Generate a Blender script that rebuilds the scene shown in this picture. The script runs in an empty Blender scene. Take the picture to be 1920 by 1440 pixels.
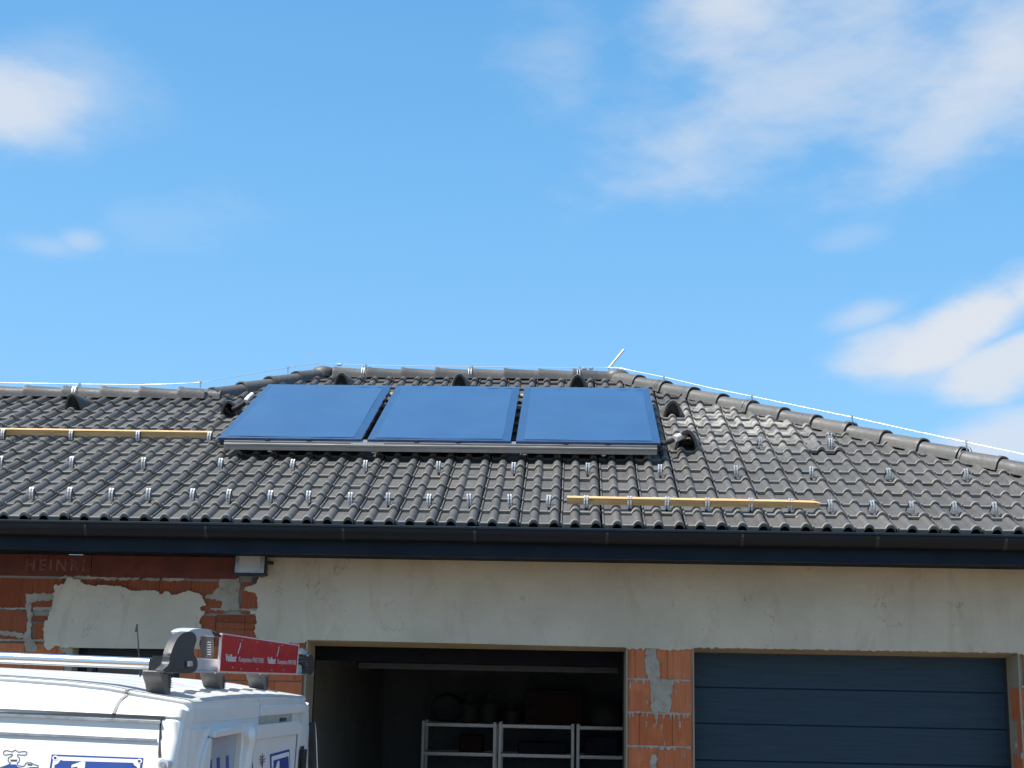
import bpy, bmesh, math, random
from mathutils import Vector, Matrix, noise
random.seed(7)
R = math.radians
sc = bpy.context.scene
COL = sc.collection

# ------------------------------------------------------------------ camera
CZ = 2.1                                     # eye height above the driveway
FPX = 2554.7                                 # focal length in pixels of a 1920 wide frame
PITCH, ROLL, YAW = 0.20341772, 0.01972436, 0.04659564
def cam_axes():
    cy, sy, cp, sp = math.cos(YAW), math.sin(YAW), math.cos(PITCH), math.sin(PITCH)
    f = Vector((-sy*cp, cy*cp, sp)); rt = Vector((cy, sy, 0)); up = rt.cross(f)
    cr, sr = math.cos(ROLL), math.sin(ROLL)
    return rt*cr + up*sr, up*cr - rt*sr, f
CR, CU, CF = cam_axes()
EYE = Vector((0, 0, CZ))
cam_d = bpy.data.cameras.new('camera'); cam = bpy.data.objects.new('camera', cam_d); COL.objects.link(cam)
cam_d.sensor_width = 36; cam_d.lens = 36*FPX/1920; cam_d.clip_start = .05; cam_d.clip_end = 3000
cam.matrix_world = Matrix(((CR.x, CU.x, -CF.x, 0), (CR.y, CU.y, -CF.y, 0), (CR.z, CU.z, -CF.z, CZ), (0, 0, 0, 1)))
sc.camera = cam
def ray(x, y): return (CF + CR*((x-960)/FPX) - CU*((y-720)/FPX)).normalized()
def hit(x, y, P, n):
    d = ray(x, y); return EYE + d*((Vector(P)-EYE).dot(n)/d.dot(n))

# ------------------------------------------------------------------ sun, sky, exposure
SUN = Vector((-.56, -.27, 1.03)).normalized()
EXPOSURE = 0.85
SKY_STRENGTH = 0.138
sd = bpy.data.lights.new('sun', 'SUN'); sd.energy = 4.8; sd.angle = R(.53); sd.color = (1, .955, .88)
so = bpy.data.objects.new('sun', sd); COL.objects.link(so)
so.rotation_euler = SUN.to_track_quat('Z', 'Y').to_euler(); so.location = SUN*60
sc.view_settings.view_transform = 'Standard'; sc.view_settings.look = 'None'
sc.view_settings.exposure = EXPOSURE; sc.view_settings.gamma = 1; sc.view_settings.use_curve_mapping = False

world = bpy.data.worlds.new('World'); sc.world = world; world.use_nodes = True
def build_world():
    nt = world.node_tree; nt.nodes.clear(); N = nt.nodes.new; L = nt.links.new
    out = N('ShaderNodeOutputWorld'); bg = N('ShaderNodeBackground'); L(bg.outputs[0], out.inputs[0])
    bg.inputs[1].default_value = SKY_STRENGTH
    sky = N('ShaderNodeTexSky'); sky.sky_type = 'NISHITA'; sky.sun_disc = False
    sky.sun_elevation = math.asin(SUN.z); sky.sun_rotation = math.atan2(SUN.x, SUN.y)
    sky.altitude = 300; sky.air_density = 1.0; sky.dust_density = .35; sky.ozone_density = 2.2
    tc = N('ShaderNodeTexCoord')
    def math_(op, a, b=None, c=None, clamp=False):
        n = N('ShaderNodeMath'); n.operation = op; n.use_clamp = clamp
        for i, v in enumerate((a, b, c)):
            if v is None: continue
            if isinstance(v, (int, float)): n.inputs[i].default_value = v
            else: L(v, n.inputs[i])
        return n.outputs[0]
    sep = N('ShaderNodeSeparateXYZ'); L(tc.outputs['Generated'], sep.inputs[0])
    az = math_('ARCTAN2', sep.outputs[0], sep.outputs[1]); el = math_('ARCSINE', sep.outputs[2])
    cmb = N('ShaderNodeCombineXYZ'); L(az, cmb.inputs[0]); L(el, cmb.inputs[1])
    def noi(scale, detail, rough, off, stretch=(1, 1, 1), rot=0):
        mp = N('ShaderNodeMapping'); mp.inputs['Location'].default_value = off
        mp.inputs['Scale'].default_value = stretch; mp.inputs['Rotation'].default_value = (0, 0, rot)
        L(cmb.outputs[0], mp.inputs[0])
        n = N('ShaderNodeTexNoise'); n.inputs['Scale'].default_value = scale; n.inputs['Detail'].default_value = detail
        n.inputs['Roughness'].default_value = rough; L(mp.outputs[0], n.inputs['Vector']); return n.outputs[0]
    n1 = noi(7, 3.5, .5, (3.1, 1.7, .4), (1, 1.7, 1), -.5)
    n2 = noi(17, 7, .6, (7.3, 2.2, 0), (1, 2.4, 1), -.6)
    total = None
    # clouds: azimuth, elevation, half widths (radians), tilt, density
    def cloud(px, py, rx, ry, tilt, dens, edge=.75, hard=1.0):
        nonlocal total
        d = ray(px, py); a0 = math.atan2(d.x, d.y); e0 = math.asin(d.z)
        da = math_('SUBTRACT', az, a0); de = math_('SUBTRACT', el, e0)
        ct, st = math.cos(tilt), math.sin(tilt)
        u = math_('ADD', math_('MULTIPLY', da, ct), math_('MULTIPLY', de, st))
        v = math_('SUBTRACT', math_('MULTIPLY', de, ct), math_('MULTIPLY', da, st))
        u = math_('MULTIPLY', u, FPX/rx); v = math_('MULTIPLY', v, FPX/ry)
        r2 = math_('ADD', math_('MULTIPLY', u, u), math_('MULTIPLY', v, v))
        m = math_('SUBTRACT', 1.0, math_('SQRT', r2))
        m = math_('ADD', m, math_('MULTIPLY', math_('SUBTRACT', n1, .5), edge*3.3))
        m = math_('ADD', m, math_('MULTIPLY', math_('SUBTRACT', n2, .5), edge*1.9))
        mr = N('ShaderNodeMapRange'); mr.interpolation_type = 'SMOOTHERSTEP'
        mr.inputs['From Min'].default_value = -.12; mr.inputs['From Max'].default_value = 1.15/hard
        mr.inputs['To Max'].default_value = dens; L(m, mr.inputs['Value'])
        total = mr.outputs[0] if total is None else math_('MAXIMUM', total, mr.outputs[0])
    cloud(10, 185, 260, 130, .12, .82, .42)
    cloud(110, 165, 230, 150, .1, .40, .35)
    cloud(1560, 90, 640, 310, .18, .60, .5)
    cloud(1370, 10, 300, 190, .35, .80, .40)
    cloud(1900, 90, 340, 210, .5, .86, .38)
    cloud(1330, 190, 260, 150, .5, .34, .7)
    cloud(1500, 250, 330, 120, .3, .34, .8)
    cloud(1800, 230, 260, 100, .45, .62, .45)
    cloud(1050, 130, 210, 150, .6, .30, .6)
    cloud(1840, 596, 265, 72, .42, .95, .42, 1.6)
    cloud(1720, 652, 185, 70, .15, .78, .45, 1.3)
    cloud(1930, 545, 135, 75, .4, .9, .42, 1.5)
    cloud(1905, 668, 185, 70, .35, .88, .45, 1.4)
    cloud(1790, 690, 230, 60, .1, .5, .5)
    cloud(1625, 590, 105, 36, .25, .50, .4)
    cloud(1880, 830, 220, 70, .1, .75, .4, 1.2)
    cloud(150, 451, 62, 34, .1, .42, .35)
    cloud(95, 462, 110, 34, 0, .26, .5)
    cloud(1590, 445, 90, 32, .1, .20, .6)
    cloud(340, 410, 220, 70, .15, .12, .8)
    # the same broken fair weather cloud over the rest of the sky
    n3 = noi(2.6, 6, .55, (1.3, 5.1, 0), (1, 1.8, 1), -.3)
    mr = N('ShaderNodeMapRange'); mr.interpolation_type = 'SMOOTHSTEP'
    mr.inputs['From Min'].default_value = .48; mr.inputs['From Max'].default_value = .72; mr.inputs['To Max'].default_value = .7
    L(n3, mr.inputs['Value'])
    dv = N('ShaderNodeVectorMath'); dv.operation = 'DOT_PRODUCT'; L(tc.outputs['Generated'], dv.inputs[0])
    dv.inputs[1].default_value = ray(960, 500)
    mo = N('ShaderNodeMapRange'); mo.interpolation_type = 'SMOOTHSTEP'
    mo.inputs['From Min'].default_value = .80; mo.inputs['From Max'].default_value = .90
    mo.inputs['To Min'].default_value = 1; mo.inputs['To Max'].default_value = 0; L(dv.outputs['Value'], mo.inputs['Value'])
    total = math_('MAXIMUM', total, math_('MULTIPLY', mr.outputs[0], mo.outputs[0]))
    # clear midday blue over the whole dome, paler towards the horizon
    cr = N('ShaderNodeValToRGB'); L(math_('MULTIPLY', el, 2/math.pi, clamp=True), cr.inputs[0])
    e = cr.color_ramp.elements; e[0].position = 0; e[0].color = (1.12, 2.35, 3.6, 1); e[1].position = 1; e[1].color = (.20, .72, 1.95, 1)
    for p_, c_ in ((.10, (.90, 2.26, 3.85, 1)), (.20, (.68, 2.00, 3.62, 1)), (.31, (.47, 1.66, 3.25, 1)), (.55, (.30, 1.05, 2.45, 1))):
        k = e.new(p_); k.color = c_
    ms = N('ShaderNodeMix'); ms.data_type = 'RGBA'; ms.inputs['Factor'].default_value = .82
    L(sky.outputs[0], ms.inputs[6]); L(cr.outputs[0], ms.inputs[7])
    mx = N('ShaderNodeMix'); mx.data_type = 'RGBA'
    L(total, mx.inputs['Factor']); L(ms.outputs[2], mx.inputs[6])
    mx.inputs[7].default_value = (3.05, 3.2, 3.45, 1)
    L(mx.outputs[2], bg.inputs[0])
build_world()

# ------------------------------------------------------------------ materials
def new_mat(name):
    m = bpy.data.materials.new(name); m.use_nodes = True
    nt = m.node_tree; nt.nodes.clear()
    out = nt.nodes.new('ShaderNodeOutputMaterial'); b = nt.nodes.new('ShaderNodeBsdfPrincipled')
    nt.links.new(b.outputs[0], out.inputs[0]); return m, nt, b
class NG:
    """small node helper"""
    def __init__(s, nt): s.nt = nt
    def n(s, t, **kw):
        x = s.nt.nodes.new(t)
        for k, v in kw.items(): setattr(x, k, v)
        return x
    def set(s, sock, v):
        if isinstance(v, bpy.types.NodeSocket): s.nt.links.new(v, sock)
        elif isinstance(v, tuple) and len(v) == 3 and sock.type == 'RGBA': sock.default_value = (*v, 1)
        else: sock.default_value = v
    def math(s, op, a, b=0., clamp=False):
        x = s.n('ShaderNodeMath', operation=op, use_clamp=clamp); s.set(x.inputs[0], a); s.set(x.inputs[1], b); return x.outputs[0]
    def mix(s, f, a, b, mode='MIX'):
        x = s.n('ShaderNodeMix', data_type='RGBA', blend_type=mode); s.set(x.inputs[0], f); s.set(x.inputs[6], a); s.set(x.inputs[7], b); return x.outputs[2]
    def coord(s, kind='Object', scale=(1, 1, 1), loc=(0, 0, 0), rot=(0, 0, 0)):
        if kind == 'World': src = s.n('ShaderNodeNewGeometry').outputs['Position']
        else: src = s.n('ShaderNodeTexCoord').outputs[kind]
        m = s.n('ShaderNodeMapping'); s.set(m.inputs[0], src)
        m.inputs['Scale'].default_value = scale; m.inputs['Location'].default_value = loc; m.inputs['Rotation'].default_value = rot
        return m.outputs[0]
    def noise(s, vec, scale=5, detail=4, rough=.55, dist=0):
        x = s.n('ShaderNodeTexNoise'); s.set(x.inputs['Vector'], vec); x.inputs['Scale'].default_value = scale
        x.inputs['Detail'].default_value = detail; x.inputs['Roughness'].default_value = rough; x.inputs['Distortion'].default_value = dist
        return x.outputs[0]
    def ramp(s, v, lo, hi, a=0., b=1.):
        x = s.n('ShaderNodeMapRange', interpolation_type='SMOOTHSTEP'); s.set(x.inputs['Value'], v)
        x.inputs['From Min'].default_value = lo; x.inputs['From Max'].default_value = hi
        x.inputs['To Min'].default_value = a; x.inputs['To Max'].default_value = b; return x.outputs[0]
    def bump(s, h, dist, strength=1.):
        x = s.n('ShaderNodeBump'); s.set(x.inputs['Height'], h); x.inputs['Distance'].default_value = dist
        x.inputs['Strength'].default_value = strength; return x.outputs[0]
    def rnd(s): return s.n('ShaderNodeObjectInfo').outputs['Random']
    def sep(s, v):
        x = s.n('ShaderNodeSeparateXYZ'); s.set(x.inputs[0], v); return x.outputs

def simple(name, c, rough=.5, metal=0., var=.12, scale=6, bump=0., bscale=60, coat=0., kind='World', spec=.5, stretch=(1, 1, 1)):
    m, nt, b = new_mat(name); g = NG(nt)
    v = g.coord(kind, stretch); n = g.noise(v, scale, 5)
    dark = tuple(x*(1-var) for x in c); lite = tuple(min(1, x*(1+var)) for x in c)
    g.set(b.inputs['Base Color'], g.mix(g.ramp(n, .3, .7), dark, lite))
    g.set(b.inputs['Roughness'], g.ramp(g.noise(v, scale*2.3, 4), .3, .7, max(0, rough-.07), min(1, rough+.07)))
    b.inputs['Metallic'].default_value = metal; b.inputs['Coat Weight'].default_value = coat
    b.inputs['Specular IOR Level'].default_value = spec; b.inputs['Coat Roughness'].default_value = .06
    if bump: g.set(b.inputs['Normal'], g.bump(g.noise(v, bscale, 4), bump))
    return m

def tile_material(name, lip):
    m, nt, b = new_mat(name); g = NG(nt)
    obj = g.coord('Object'); wp = g.coord('World'); rnd = g.rnd()
    base = g.mix(rnd, (.070, .068, .066), (.097, .094, .090))
    base = g.mix(g.math('GREATER_THAN', g.math('FRACT', g.math('MULTIPLY', rnd, 37.7)), .86), base, (.108, .103, .096))
    base = g.mix(g.ramp(g.noise(wp, 3.1, 5), .35, .7, 0, .5), base, (.112, .105, .094))
    base = g.mix(g.ramp(g.noise(wp, 38, 4, .6), .45, .75, 0, .5), base, (.045, .045, .047))
    stk = g.noise(g.coord('World', (9, 1.2, 1.2)), 4, 5, .6)
    base = g.mix(g.ramp(stk, .52, .70, 0, .45), base, (.125, .116, .10))
    # pale cutting dust lying on the tiles near the right hip
    ws = g.sep(wp)
    dx = g.math('MULTIPLY', g.math('SUBTRACT', ws[0], 1.50), 1.0)
    dz = g.math('MULTIPLY', g.math('SUBTRACT', ws[2], 4.35), 1.9)
    rr = g.math('SQRT', g.math('ADD', g.math('MULTIPLY', dx, dx), g.math('MULTIPLY', dz, dz)))
    reg = g.ramp(rr, .25, 1.15, 1, 0)
    spots = g.ramp(g.noise(wp, 7, 7, .7), .42, .62)
    if lip: base = g.mix(g.math('MULTIPLY', g.math('MULTIPLY', reg, spots), .85), base, (.38, .365, .33))
    # a few bird droppings and mortar specks
    vo = g.n('ShaderNodeTexVoronoi'); g.set(vo.inputs['Vector'], wp); vo.inputs['Scale'].default_value = 5.5
    sp = g.math('LESS_THAN', vo.outputs['Distance'], .055)
    keep = g.math('GREATER_THAN', g.sep(vo.outputs['Color'])[0], .86)
    base = g.mix(g.math('MULTIPLY', g.math('MULTIPLY', sp, keep), .8), base, (.45, .44, .42))
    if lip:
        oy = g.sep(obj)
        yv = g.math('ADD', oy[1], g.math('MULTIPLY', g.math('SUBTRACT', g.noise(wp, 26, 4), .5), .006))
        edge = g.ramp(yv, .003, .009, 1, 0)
        base = g.mix(g.math('MULTIPLY', edge, .85), base, (.27, .26, .23))  # pale lip: edge dust plus a highlight line painted into the colour
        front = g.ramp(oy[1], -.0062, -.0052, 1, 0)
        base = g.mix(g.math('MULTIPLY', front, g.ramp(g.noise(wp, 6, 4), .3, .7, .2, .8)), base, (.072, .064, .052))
    g.set(b.inputs['Base Color'], base)
    g.set(b.inputs['Roughness'], g.ramp(g.noise(wp, 12, 4), .3, .7, .42, .62))
    b.inputs['Specular IOR Level'].default_value = .45
    h = g.math('ADD', g.noise(wp, 220, 3), g.math('MULTIPLY', g.noise(wp, 30, 4), 1.5))
    g.set(b.inputs['Normal'], g.bump(h, .0012))
    return m
M = {}
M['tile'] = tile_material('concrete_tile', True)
M['ridge'] = tile_material('concrete_ridge', False)

def brick_material(name, c0, c1):
    m, nt, b = new_mat(name); g = NG(nt)
    wp = g.coord('World'); st = g.coord('World', (1, 1, .06))
    rnd = g.rnd()
    base = g.mix(rnd, c0, c1)
    base = g.mix(g.ramp(g.noise(st, 60, 3), .35, .7, 0, .35), base, tuple(x*.62 for x in c0))
    base = g.mix(g.ramp(g.noise(wp, 5, 5), .5, .75, 0, .45), base, tuple(x*1.25 for x in c1))
    base = g.mix(g.ramp(g.noise(wp, 21, 6, .7), .64, .76, 0, .5), base, (.40, .33, .28))
    g.set(b.inputs['Base Color'], base); b.inputs['Roughness'].default_value = .9; b.inputs['Specular IOR Level'].default_value = .15
    w = g.n('ShaderNodeTexWave', wave_type='BANDS', bands_direction='X'); g.set(w.inputs['Vector'], wp)
    w.inputs['Scale'].default_value = 32; w.inputs['Distortion'].default_value = .6
    h = g.math('ADD', g.math('MULTIPLY', w.outputs['Fac'], .5), g.noise(wp, 130, 4))
    g.set(b.inputs['Normal'], g.bump(h, .006))
    return m
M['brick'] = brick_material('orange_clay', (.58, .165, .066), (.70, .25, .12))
M['brick_shaded'] = brick_material('shaded_clay', (.29, .080, .038), (.40, .125, .063))  # shaded copy of the brick, the eave's deeper shade put into its colour
M['lintel'] = simple('lintel_clay', (.135, .033, .022), .8, var=.22, scale=7, bump=.002, bscale=90)
M['lintel_print'] = simple('lintel_print', (.20, .085, .07), .85, var=.3, scale=30)

def plaster_material(name, c, stain, cracks=True):
    m, nt, b = new_mat(name); g = NG(nt); wp = g.coord('World')
    base = g.mix(g.ramp(g.noise(wp, 1.6, 5, .6), .3, .7), tuple(x*.90 for x in c), tuple(x*1.07 for x in c))
    base = g.mix(g.ramp(g.noise(g.coord('World', (2.2, 1, .7)), 2.3, 6, .65, .8), .50, .72, 0, .5), base, stain)
    # trowel sweeps
    base = g.mix(g.ramp(g.noise(g.coord('World', (.5, 1, 3), rot=(0, .2, 0)), 9, 5, .6), .5, .8, 0, .3), base, tuple(x*.86 for x in c))
    if cracks:
        dv = g.noise(g.coord('World', (1.3, 1, .8)), 1.3, 5, .6)
        ln = g.math('ABSOLUTE', g.math('SUBTRACT', dv, .5))
        gate = g.ramp(g.noise(wp, 2.4, 3), .5, .62)
        base = g.mix(g.math('MULTIPLY', g.ramp(ln, .0, .006, 1, 0), g.math('MULTIPLY', gate, .55)), base, tuple(x*.42 for x in c))
    sp = g.ramp(g.noise(wp, 23, 3, .5), .70, .78, 0, .5)
    base = g.mix(sp, base, tuple(x*.55 for x in c))
    g.set(b.inputs['Base Color'], base); b.inputs['Roughness'].default_value = .9
    b.inputs['Specular IOR Level'].default_value = .2
    h = g.math('ADD', g.noise(wp, 14, 6, .6), g.math('MULTIPLY', g.noise(wp, 160, 3), .25))
    g.set(b.inputs['Normal'], g.bump(h, .006))
    return m
M['plaster'] = plaster_material('cement_plaster', (.60, .535, .42), (.46, .38, .275))
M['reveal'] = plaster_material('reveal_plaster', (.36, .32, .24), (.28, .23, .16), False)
M['mortar'] = plaster_material('mortar', (.38, .345, .285), (.28, .235, .175), False)
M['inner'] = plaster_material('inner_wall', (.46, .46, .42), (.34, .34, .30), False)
M['dim'] = plaster_material('rear_garage_wall', (.22, .23, .24), (.15, .155, .165), False)  # darker copy of the inner wall, the garage's dimness put into the colour
M['shade_black'] = simple('dark_interior', (.009, .009, .011), .9, spec=.1)  # near black, the unlit garage's darkness put into the base colour
M['anthracite'] = simple('anthracite_coating', (.0062, .0108, .0175), .40, var=.12, scale=3, coat=.0, spec=.32)
M['bracket'] = simple('coated_bracket', (.022, .027, .034), .45)
M['fascia'] = simple('fascia_sheet', (.0026, .0115, .0255), .5, var=.2, scale=2.2, spec=.22)
def door_material():
    m, nt, b = new_mat('door_woodgrain'); g = NG(nt)
    v = g.coord('World', (1, 1, 26))
    n = g.noise(v, 3.2, 6, .62, .4); n2 = g.noise(g.coord('World', (.7, 1, 7)), 5, 4)
    base = g.mix(g.ramp(n, .35, .65), (.011, .035, .060), (.018, .047, .077))
    base = g.mix(g.ramp(n2, .5, .75, 0, .45), base, (.010, .024, .040))
    g.set(b.inputs['Base Color'], base); b.inputs['Roughness'].default_value = .5; b.inputs['Specular IOR Level'].default_value = .35
    g.set(b.inputs['Normal'], g.bump(n, .0025)); return m
M['door'] = door_material()
M['galv'] = simple('galvanised_steel', (.78, .79, .80), .34, .55, .1, 40)
M['guard'] = simple('bright_galvanised_strap', (.48, .49, .51), .40, .5, .1, 60)
M['strap'] = simple('strap_and_bar_shade', (.075, .078, .085), .5, .5, .15, 40)
M['gloom'] = simple('dimmed_steel', (.055, .055, .058), .6, .4, .1, 20)  # steel with the garage gloom put into its colour
M['zinc_dull'] = simple('dull_zinc', (.52, .53, .54), .45, 1., .15, 22)
M['alu'] = simple('mill_aluminium', (.36, .36, .355), .42, .75, .10, 5, stretch=(.5, 6, 6))
def chrome():
    m, nt, b = new_mat('polished_aluminium'); b.inputs['Base Color'].default_value = (.84, .84, .85, 1); b.inputs['Metallic'].default_value = 1; b.inputs['Roughness'].default_value = .24; return m
M['chrome'] = chrome()
M['seam'] = simple('grey_seal', (.20, .20, .20), .6)
M['silver'] = simple('silver_paint', (.62, .65, .68), .34, .35, .04, 8)
M['black'] = simple('black_plastic', (.022, .023, .026), .42, 0, .2, 12, bump=.0006, bscale=300)
M['greyplastic'] = simple('grey_plastic', (.115, .117, .120), .5, 0, .15, 10, bump=.0006, bscale=300)
M['capplastic'] = simple('charcoal_plastic', (.050, .051, .056), .5, 0, .1, 10, bump=.0004, bscale=200)
M['rubber'] = simple('rubber', (.02, .02, .02), .8)
M['white'] = simple('white_van_paint', (.76, .75, .725), .34, 0, .02, 4, coat=.25)
def roof_paint():  # white paint darkened in base colour to hold down the sun's glare
    m, nt, b = new_mat('toned_roof_paint'); g = NG(nt); wp = g.coord('World', (.6, 3, 3))
    base = g.mix(g.ramp(g.noise(wp, 4, 6, .65), .35, .7), (.40, .40, .385), (.50, .50, .485))
    base = g.mix(g.ramp(g.noise(g.coord('World'), 17, 5, .7), .55, .75, 0, .5), base, (.33, .325, .30))
    g.set(b.inputs['Base Color'], base); b.inputs['Roughness'].default_value = .45; return m
M['roofpaint'] = roof_paint()
M['grime'] = simple('panel_gap', (.05, .045, .045), .8)
M['cream'] = simple('cream_plastic', (.40, .36, .28), .5)
M['redboard'] = simple('red_board', (.46, .012, .018), .36, 0, .08, 9)
M['print_white'] = simple('white_print', (.66, .60, .60), .5, var=.08, scale=60)
M['print_pink'] = simple('pale_print', (.62, .42, .44), .5, var=.12, scale=90)
M['blue'] = simple('blue_print', (.028, .062, .26), .35, var=.05)
M['darkline'] = simple('dark_print', (.05, .05, .06), .5)
M['signwhite'] = simple('white_enamel', (.80, .80, .80), .3, var=.02)
M['glassdark'] = simple('dark_window_glass', (.012, .018, .030), .06, 0, .05, 3, spec=.8)
M['doorpane'] = simple('painted_door_pane', (.33, .37, .42), .38, 0, .03, 3, coat=.2)
M['glasswhite'] = simple('frosted_glass', (.56, .58, .58), .2, 0, .05, 9)
M['foam'] = simple('pale_insulation', (.66, .62, .57), .7)
M['redcrate'] = simple('red_crate_plastic', (.075, .008, .010), .6)
M['bluebox'] = simple('blue_box', (.016, .03, .07), .6)
M['pale'] = simple('pale_canister', (.12, .12, .115), .6)
def smear_material():
    m, nt, b = new_mat('mortar_smear'); g = NG(nt); wp = g.coord('World')
    base = g.mix(g.ramp(g.noise(wp, 6, 4), .3, .7), (.34, .31, .25), (.46, .425, .355))
    base = g.mix(g.ramp(g.noise(wp, 26, 6, .7), .55, .64, 0, .6), base, (.36, .16, .09))
    base = g.mix(g.ramp(g.noise(wp, 15, 5, .6), .62, .68, 0, .6), base, (.12, .10, .085))
    g.set(b.inputs['Base Color'], base); b.inputs['Roughness'].default_value = .95; b.inputs['Specular IOR Level'].default_value = .15
    g.set(b.inputs['Normal'], g.bump(g.noise(wp, 45, 6, .65), .010)); return m
M['smear'] = smear_material()
M['concrete'] = simple('concrete_floor', (.20, .19, .175), .9)
def wood_material():
    m, nt, b = new_mat('sawn_spruce'); g = NG(nt); wp = g.coord('World', (.35, 6, 6))
    n = g.noise(wp, 14, 5, .6, .6)
    base = g.mix(g.ramp(n, .35, .65), (.47, .275, .115), (.62, .41, .195))
    k = g.n('ShaderNodeTexVoronoi'); g.set(k.inputs['Vector'], g.coord('World', (1.1, 5, 5))); k.inputs['Scale'].default_value = 2.6
    base = g.mix(g.ramp(k.outputs['Distance'], .05, .16, .75, 0), base, (.24, .12, .05))
    base = g.mix(g.ramp(g.noise(g.coord('World'), 3, 4), .5, .8, 0, .5), base, (.56, .34, .13))
    g.set(b.inputs['Base Color'], base); b.inputs['Roughness'].default_value = .7
    g.set(b.inputs['Normal'], g.bump(n, .001)); return m
M['wood'] = wood_material()
def solar_material():
    m, nt, b = new_mat('solar_absorber_glass'); g = NG(nt); wp = g.coord('World')
    n = g.noise(g.coord('World', (1, .6, 1)), 2.0, 3, .5)
    base = g.mix(g.ramp(n, .3, .7), (.016, .060, .150), (.021, .074, .175))
    st = g.noise(g.coord('World', (.8, 9, 9)), 3, 3)
    base = g.mix(g.ramp(st, .4, .7, 0, .15), base, (.028, .088, .20))
    g.set(b.inputs['Base Color'], base); b.inputs['Roughness'].default_value = .45
    base = g.mix(g.ramp(g.noise(wp, 1.3, 5, .6), .42, .72, 0, .35), base, (.038, .085, .16))
    g.set(b.inputs['Base Color'], base)
    b.inputs['Coat Weight'].default_value = 1; g.set(b.inputs['Coat Roughness'], g.ramp(g.noise(wp, 2.1, 5, .6), .3, .7, .03, .12)); b.inputs['Coat IOR'].default_value = 1.5
    g.set(b.inputs['Coat Normal'], g.bump(g.noise(wp, 2.4, 2), .004)); return m
M['solar'] = solar_material()
M['solarrim'] = simple('collector_rim', (.014, .047, .120), .4, 0, .08, 4, coat=1.)
def ground_material():
    m, nt, b = new_mat('gravel_yard'); g = NG(nt); wp = g.coord('World')
    vo = g.n('ShaderNodeTexVoronoi'); g.set(vo.inputs['Vector'], wp); vo.inputs['Scale'].default_value = 34
    base = g.mix(vo.outputs['Color'], (.130, .100, .062), (.172, .135, .088))
    base = g.mix(g.ramp(g.noise(wp, .5, 5), .4, .7, 0, .6), base, (.14, .106, .066))
    g.set(b.inputs['Base Color'], base); b.inputs['Roughness'].default_value = .95
    g.set(b.inputs['Normal'], g.bump(vo.outputs['Distance'], .02)); return m
M['ground'] = ground_material()

# ------------------------------------------------------------------ mesh helpers
class MB:
    def __init__(s): s.bm = bmesh.new()
    def box(s, c, size, rot=None):
        """box centred on c; rot is a 3x3 of axes"""
        mt = (rot.to_4x4() if rot else Matrix.Identity(4)); mt.translation = Vector(c)
        vs = [s.bm.verts.new(mt @ Vector((size[0]*x/2, size[1]*y/2, size[2]*z/2))) for x in (-1, 1) for y in (-1, 1) for z in (-1, 1)]
        for q in ((0, 1, 3, 2), (4, 6, 7, 5), (0, 4, 5, 1), (2, 3, 7, 6), (0, 2, 6, 4), (1, 5, 7, 3)):
            s.bm.faces.new([vs[i] for i in q])
        return s
    def slab(s, x0, x1, y0, y1, z0, z1): return s.box(((x0+x1)/2, (y0+y1)/2, (z0+z1)/2), (x1-x0, y1-y0, z1-z0))
    def prism(s, front, off):
        """closed outline (list of points) pushed by the vector off"""
        off = Vector(off); a = [s.bm.verts.new(Vector(p)) for p in front]; b = [s.bm.verts.new(Vector(p)+off) for p in front]
        s.bm.faces.new(a); s.bm.faces.new(list(reversed(b)))
        n = len(a)
        for i in range(n): s.bm.faces.new((a[i], b[i], b[(i+1) % n], a[(i+1) % n]))
        return s
    def sheet(s, rows, closed=False):
        g = [[s.bm.verts.new(Vector(p)) for p in r] for r in rows]
        for i in range(len(g)-1):
            m = len(g[i])
            for j in range(m if closed else m-1):
                s.bm.faces.new((g[i][j], g[i][(j+1) % m], g[i+1][(j+1) % m], g[i+1][j]))
        return g
    def tube(s, pts, r, seg=8, caps=True, r2=None):
        pts = [Vector(p) for p in pts]; rings = []
        for i, p in enumerate(pts):
            t = (pts[min(i+1, len(pts)-1)]-pts[max(i-1, 0)]).normalized()
            a = t.orthogonal().normalized() if i == 0 else (pa - t*pa.dot(t)).normalized()
            pa = a; b = t.cross(a); rad = r if r2 is None else r + (r2-r)*i/max(1, len(pts)-1)
            rings.append([s.bm.verts.new(p + a*math.cos(k*2*math.pi/seg)*rad + b*math.sin(k*2*math.pi/seg)*rad) for k in range(seg)])
        for i in range(len(rings)-1):
            for k in range(seg): s.bm.faces.new((rings[i][k], rings[i][(k+1) % seg], rings[i+1][(k+1) % seg], rings[i+1][k]))
        if caps: s.bm.faces.new(list(reversed(rings[0]))); s.bm.faces.new(rings[-1])
        return s
    def bevel(s, w, seg=2):
        bmesh.ops.bevel(s.bm, geom=list(s.bm.edges), offset=w, segments=seg, affect='EDGES', clamp_overlap=True); return s
    def mesh(s, name, m, smooth=None):
        bmesh.ops.recalc_face_normals(s.bm, faces=s.bm.faces)
        me = bpy.data.meshes.new(name); s.bm.to_mesh(me); s.bm.free()
        if m: me.materials.append(m)
        if smooth is not None:
            for p in me.polygons: p.use_smooth = True
            me.set_sharp_from_angle(angle=R(smooth))
        return me
    def build(s, name, m, parent=None, smooth=None): return link(name, s.mesh(name, m, smooth), parent)
def link(name, me, parent=None, mw=None):
    o = bpy.data.objects.new(name, me); COL.objects.link(o)
    if parent is not None: o.parent = parent
    if mw is not None: o.matrix_world = mw if parent is None else mw
    return o
def place(o, parent, mw):
    """parent an object while giving it a world matrix (parents stay at identity or known matrices)"""
    o.parent = parent; o.matrix_parent_inverse = WM[parent.name].inverted() if parent.name in WM else Matrix.Identity(4); o.matrix_basis = mw
WM = {}
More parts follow.
